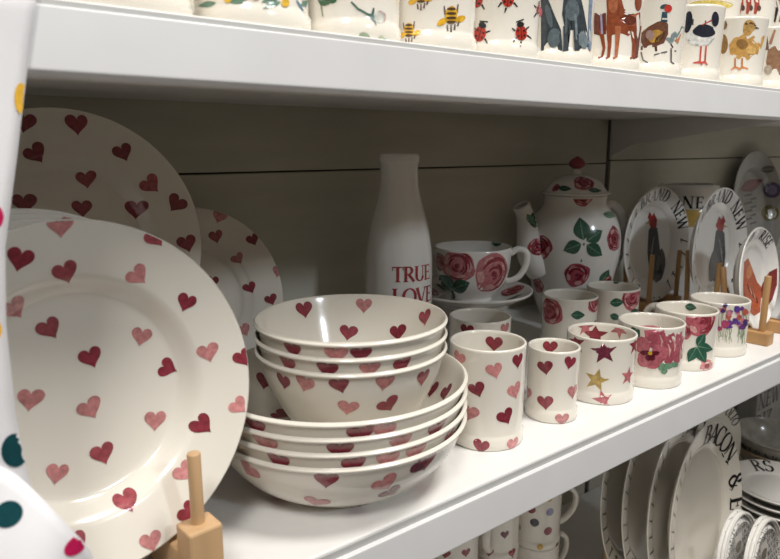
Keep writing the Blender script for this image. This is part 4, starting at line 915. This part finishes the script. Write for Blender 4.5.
letter_bowl('brown lettered bowl behind the flat stack of white dishes', (1.62, 0.2, LZ), 0.10, 0.05, 0.065, 'bowl', 'NERO', 200, mat('brown_lettered_glaze', (0.30, .23, .15), .2, .3, (40, .7, 1.2, (1, 1, 1))))
letter_bowl('grey lettered bowl nested in the brown lettered bowl', (1.62, 0.2, LZ + 0.03), 0.10, 0.05, 0.065, 'bowl', 'RIZ', 200, GW)
# small upright dishes covered with fine lettering
for i, (px_, py_, Y, lab) in enumerate([(741, 515, 0.022, 'small round dish with fine grey lettering in front of the oval platter'), (767, 522, -0.012, 'small round dish with fine grey lettering beside the flat dish stack')]):
    tp = at_y(px_, py_, Y); R = 0.075; z0 = tp.z - 2 * R * math.cos(R_(8)); z0 = max(z0, LZ + .004)
    RR = (tp.z - z0) / 2 / math.cos(R_(8))
    M = plate_mat(tp.x, Y - 0.02, RR, R_(8), 0.1, z0); t, rv = plate('small_dish', lab, 'dish', M, RR, .1, .004, WHITEW, 1.0); p = Print(); rnd = random.Random(i)
    for row in range(-5, 7):
        y = row * .0108; hw = math.sqrt(max(0, (RR * .9) ** 2 - y * y)); x = -hw
        while x < hw - .004:
            ch = rnd.choice('NEIRSTOALBC'); st, adv = glyph(ch); h = .0086
            if not (row in (1, 2, 3) and abs(x) < .014):
                cv = rv.flat(x, y)
                for pts, ws in st: p.stroke(cv, [(a * h, b * h) for a, b in pts], [w_ * h for w_ in ws], (0.16, .16, .17), 1)
            x += adv * h + .0006
    p.part('small_picture').blob(rv.flat(0, .022), disc(0, 0, .012, .009, 0, 16, .1, 1), (0.22, .20, .16), 1, 3); p.part('small_picture').blob(rv.flat(0, -.03), disc(0, 0, .011, .008, 0, 16, .1, 2), (0.3, .2, .08), 2, 3)
    p.build('fine_lettering', t, None, True)

# ------------------------------------------------------------------ tea towel over the upper shelf edge
tw = thing('tea_towel', 'white cotton tea towel with coloured spots hanging over the upper shelf edge', 'tea towel', Matrix.Translation((0, -0.03, 0.2)))
EDGE = [(0.45, 0.070)] + [((lambda q: (q.z, q.x))(at_y(x, y, yy))) for x, y, yy in ((38, 0, -.012), (29, 80, -.018), (22, 150, -.024), (9, 250, -.028), (9, 330, -.028), (19, 420, -.028), (31, 480, -.028), (44, 520, -.028))] + [(0.05, 0.058), (-0.1, 0.07)]
def edge(z):
    for (z1, x1), (z2, x2) in zip(EDGE, EDGE[1:]):
        if z2 <= z <= z1: return x1 + (x2 - x1) * (z1 - z) / (z1 - z2)
    return EDGE[0][1] if z > EDGE[0][0] else EDGE[-1][1]
def towel(u, s):                             # u: 0 free edge .. 1 far edge; s: length from the shelf top edge
    if s < 0:                                # part lying on the shelf board
        x = edge(0.366) - u * 0.20; return Vector((x, -0.008 - s, 0.3685))
    z = 0.3685 - s; drop = min(1, s / 0.25)
    x = edge(z) - u * (0.20 + 0.02 * drop)
    y = -0.0105 - 0.016 * drop + drop * 0.011 * math.sin(u * 19 + 1.3 + z * 4) + 0.003 * math.sin(z * 23 + u * 5)
    return Vector((x, y, z))
NU, NS = 40, 70; V = []; Fc = []
for j in range(NS):
    s = -0.06 + 0.50 * j / (NS - 1)
    for i in range(NU): V.append(towel(i / (NU - 1), s) - Vector((0, -0.03, 0.2)))
for j in range(NS - 1):
    for i in range(NU - 1): a = j * NU + i; Fc.append([a, a + NU, a + NU + 1, a + 1])
o = link('cloth', mesh('cloth', V, Fc), CLOTHM, tw); so = o.modifiers.new('thickness', 'SOLIDIFY'); so.thickness = 0.0008; so.offset = 0
bvh = BVHTree.FromPolygons([v + Vector((0, -0.03, 0.2)) for v in V], Fc)
def cpx(a, b, off):
    h = bvh.ray_cast(CAM, ray(a, b).normalized())
    if h[0] is None: return None
    n = h[1] if h[1].y < 0 else -h[1]
    return h[0] + n * (0.0005 + off) - Vector((0, -0.03, 0.2))
p = Print()
TEAL = (0.006, 0.055, 0.065); MAG = (0.52, .01, .09)
p.part('spot').blob(cpx, disc(21, 99, 7, 16, -.05), (0.80, .46, .05), 0, 4); p.part('spot').blob(cpx, disc(-4, 217, 7, 11), MAG, 0, 4); p.part('spot').blob(cpx, disc(14, 450, 14, 17, .1), TEAL, 0, 4)
p.part('spot').blob(cpx, disc(-8, 330, 9, 12), (0.80, .46, .05), 0, 4); p.part('spot').blob(cpx, disc(-30, 110, 10, 14), TEAL, 0, 4); p.build('spot_print', tw, DYE)
# turned-up lower corner of the towel, a second layer in front
V = []; Fc = []
NA, NB = 26, 26
top = [at_y(x, y, -0.055) for x, y in ((-60, 452), (0, 470), (30, 487), (60, 515), (86, 545), (100, 575), (112, 620))]
low = [at_y(x, y, -0.062) for x, y in ((-60, 700), (-20, 700), (10, 700), (40, 700), (60, 700), (80, 700), (100, 700))]
ts = spline(top, 6); ls = spline(low, 6)
for i in range(len(ts)):
    for k in range(14):
        t_ = k / 13; q = ts[i].lerp(ls[i], t_); q.y += 0.006 * math.sin(t_ * 3.0 + i * .25) - 0.006 * math.sin(t_ * math.pi); V.append(q - Vector((0, -0.03, 0.2)))
for i in range(len(ts) - 1):
    for k in range(13): a = i * 14 + k; Fc.append([a, a + 1, a + 15, a + 14])
o = link('folded_corner', mesh('folded_corner', V, Fc), CLOTHM, tw); so = o.modifiers.new('thickness', 'SOLIDIFY'); so.thickness = 0.0008; so.offset = 0
bvh = BVHTree.FromPolygons([v + Vector((0, -0.03, 0.2)) for v in V], Fc)
p = Print(); p.part('spot').blob(cpx, disc(8, 514, 16, 13, -.5), TEAL, 0, 5); p.part('spot').blob(cpx, disc(75, 545, 14, 8, -.7), MAG, 0, 4); p.build('spot_print', o, DYE)
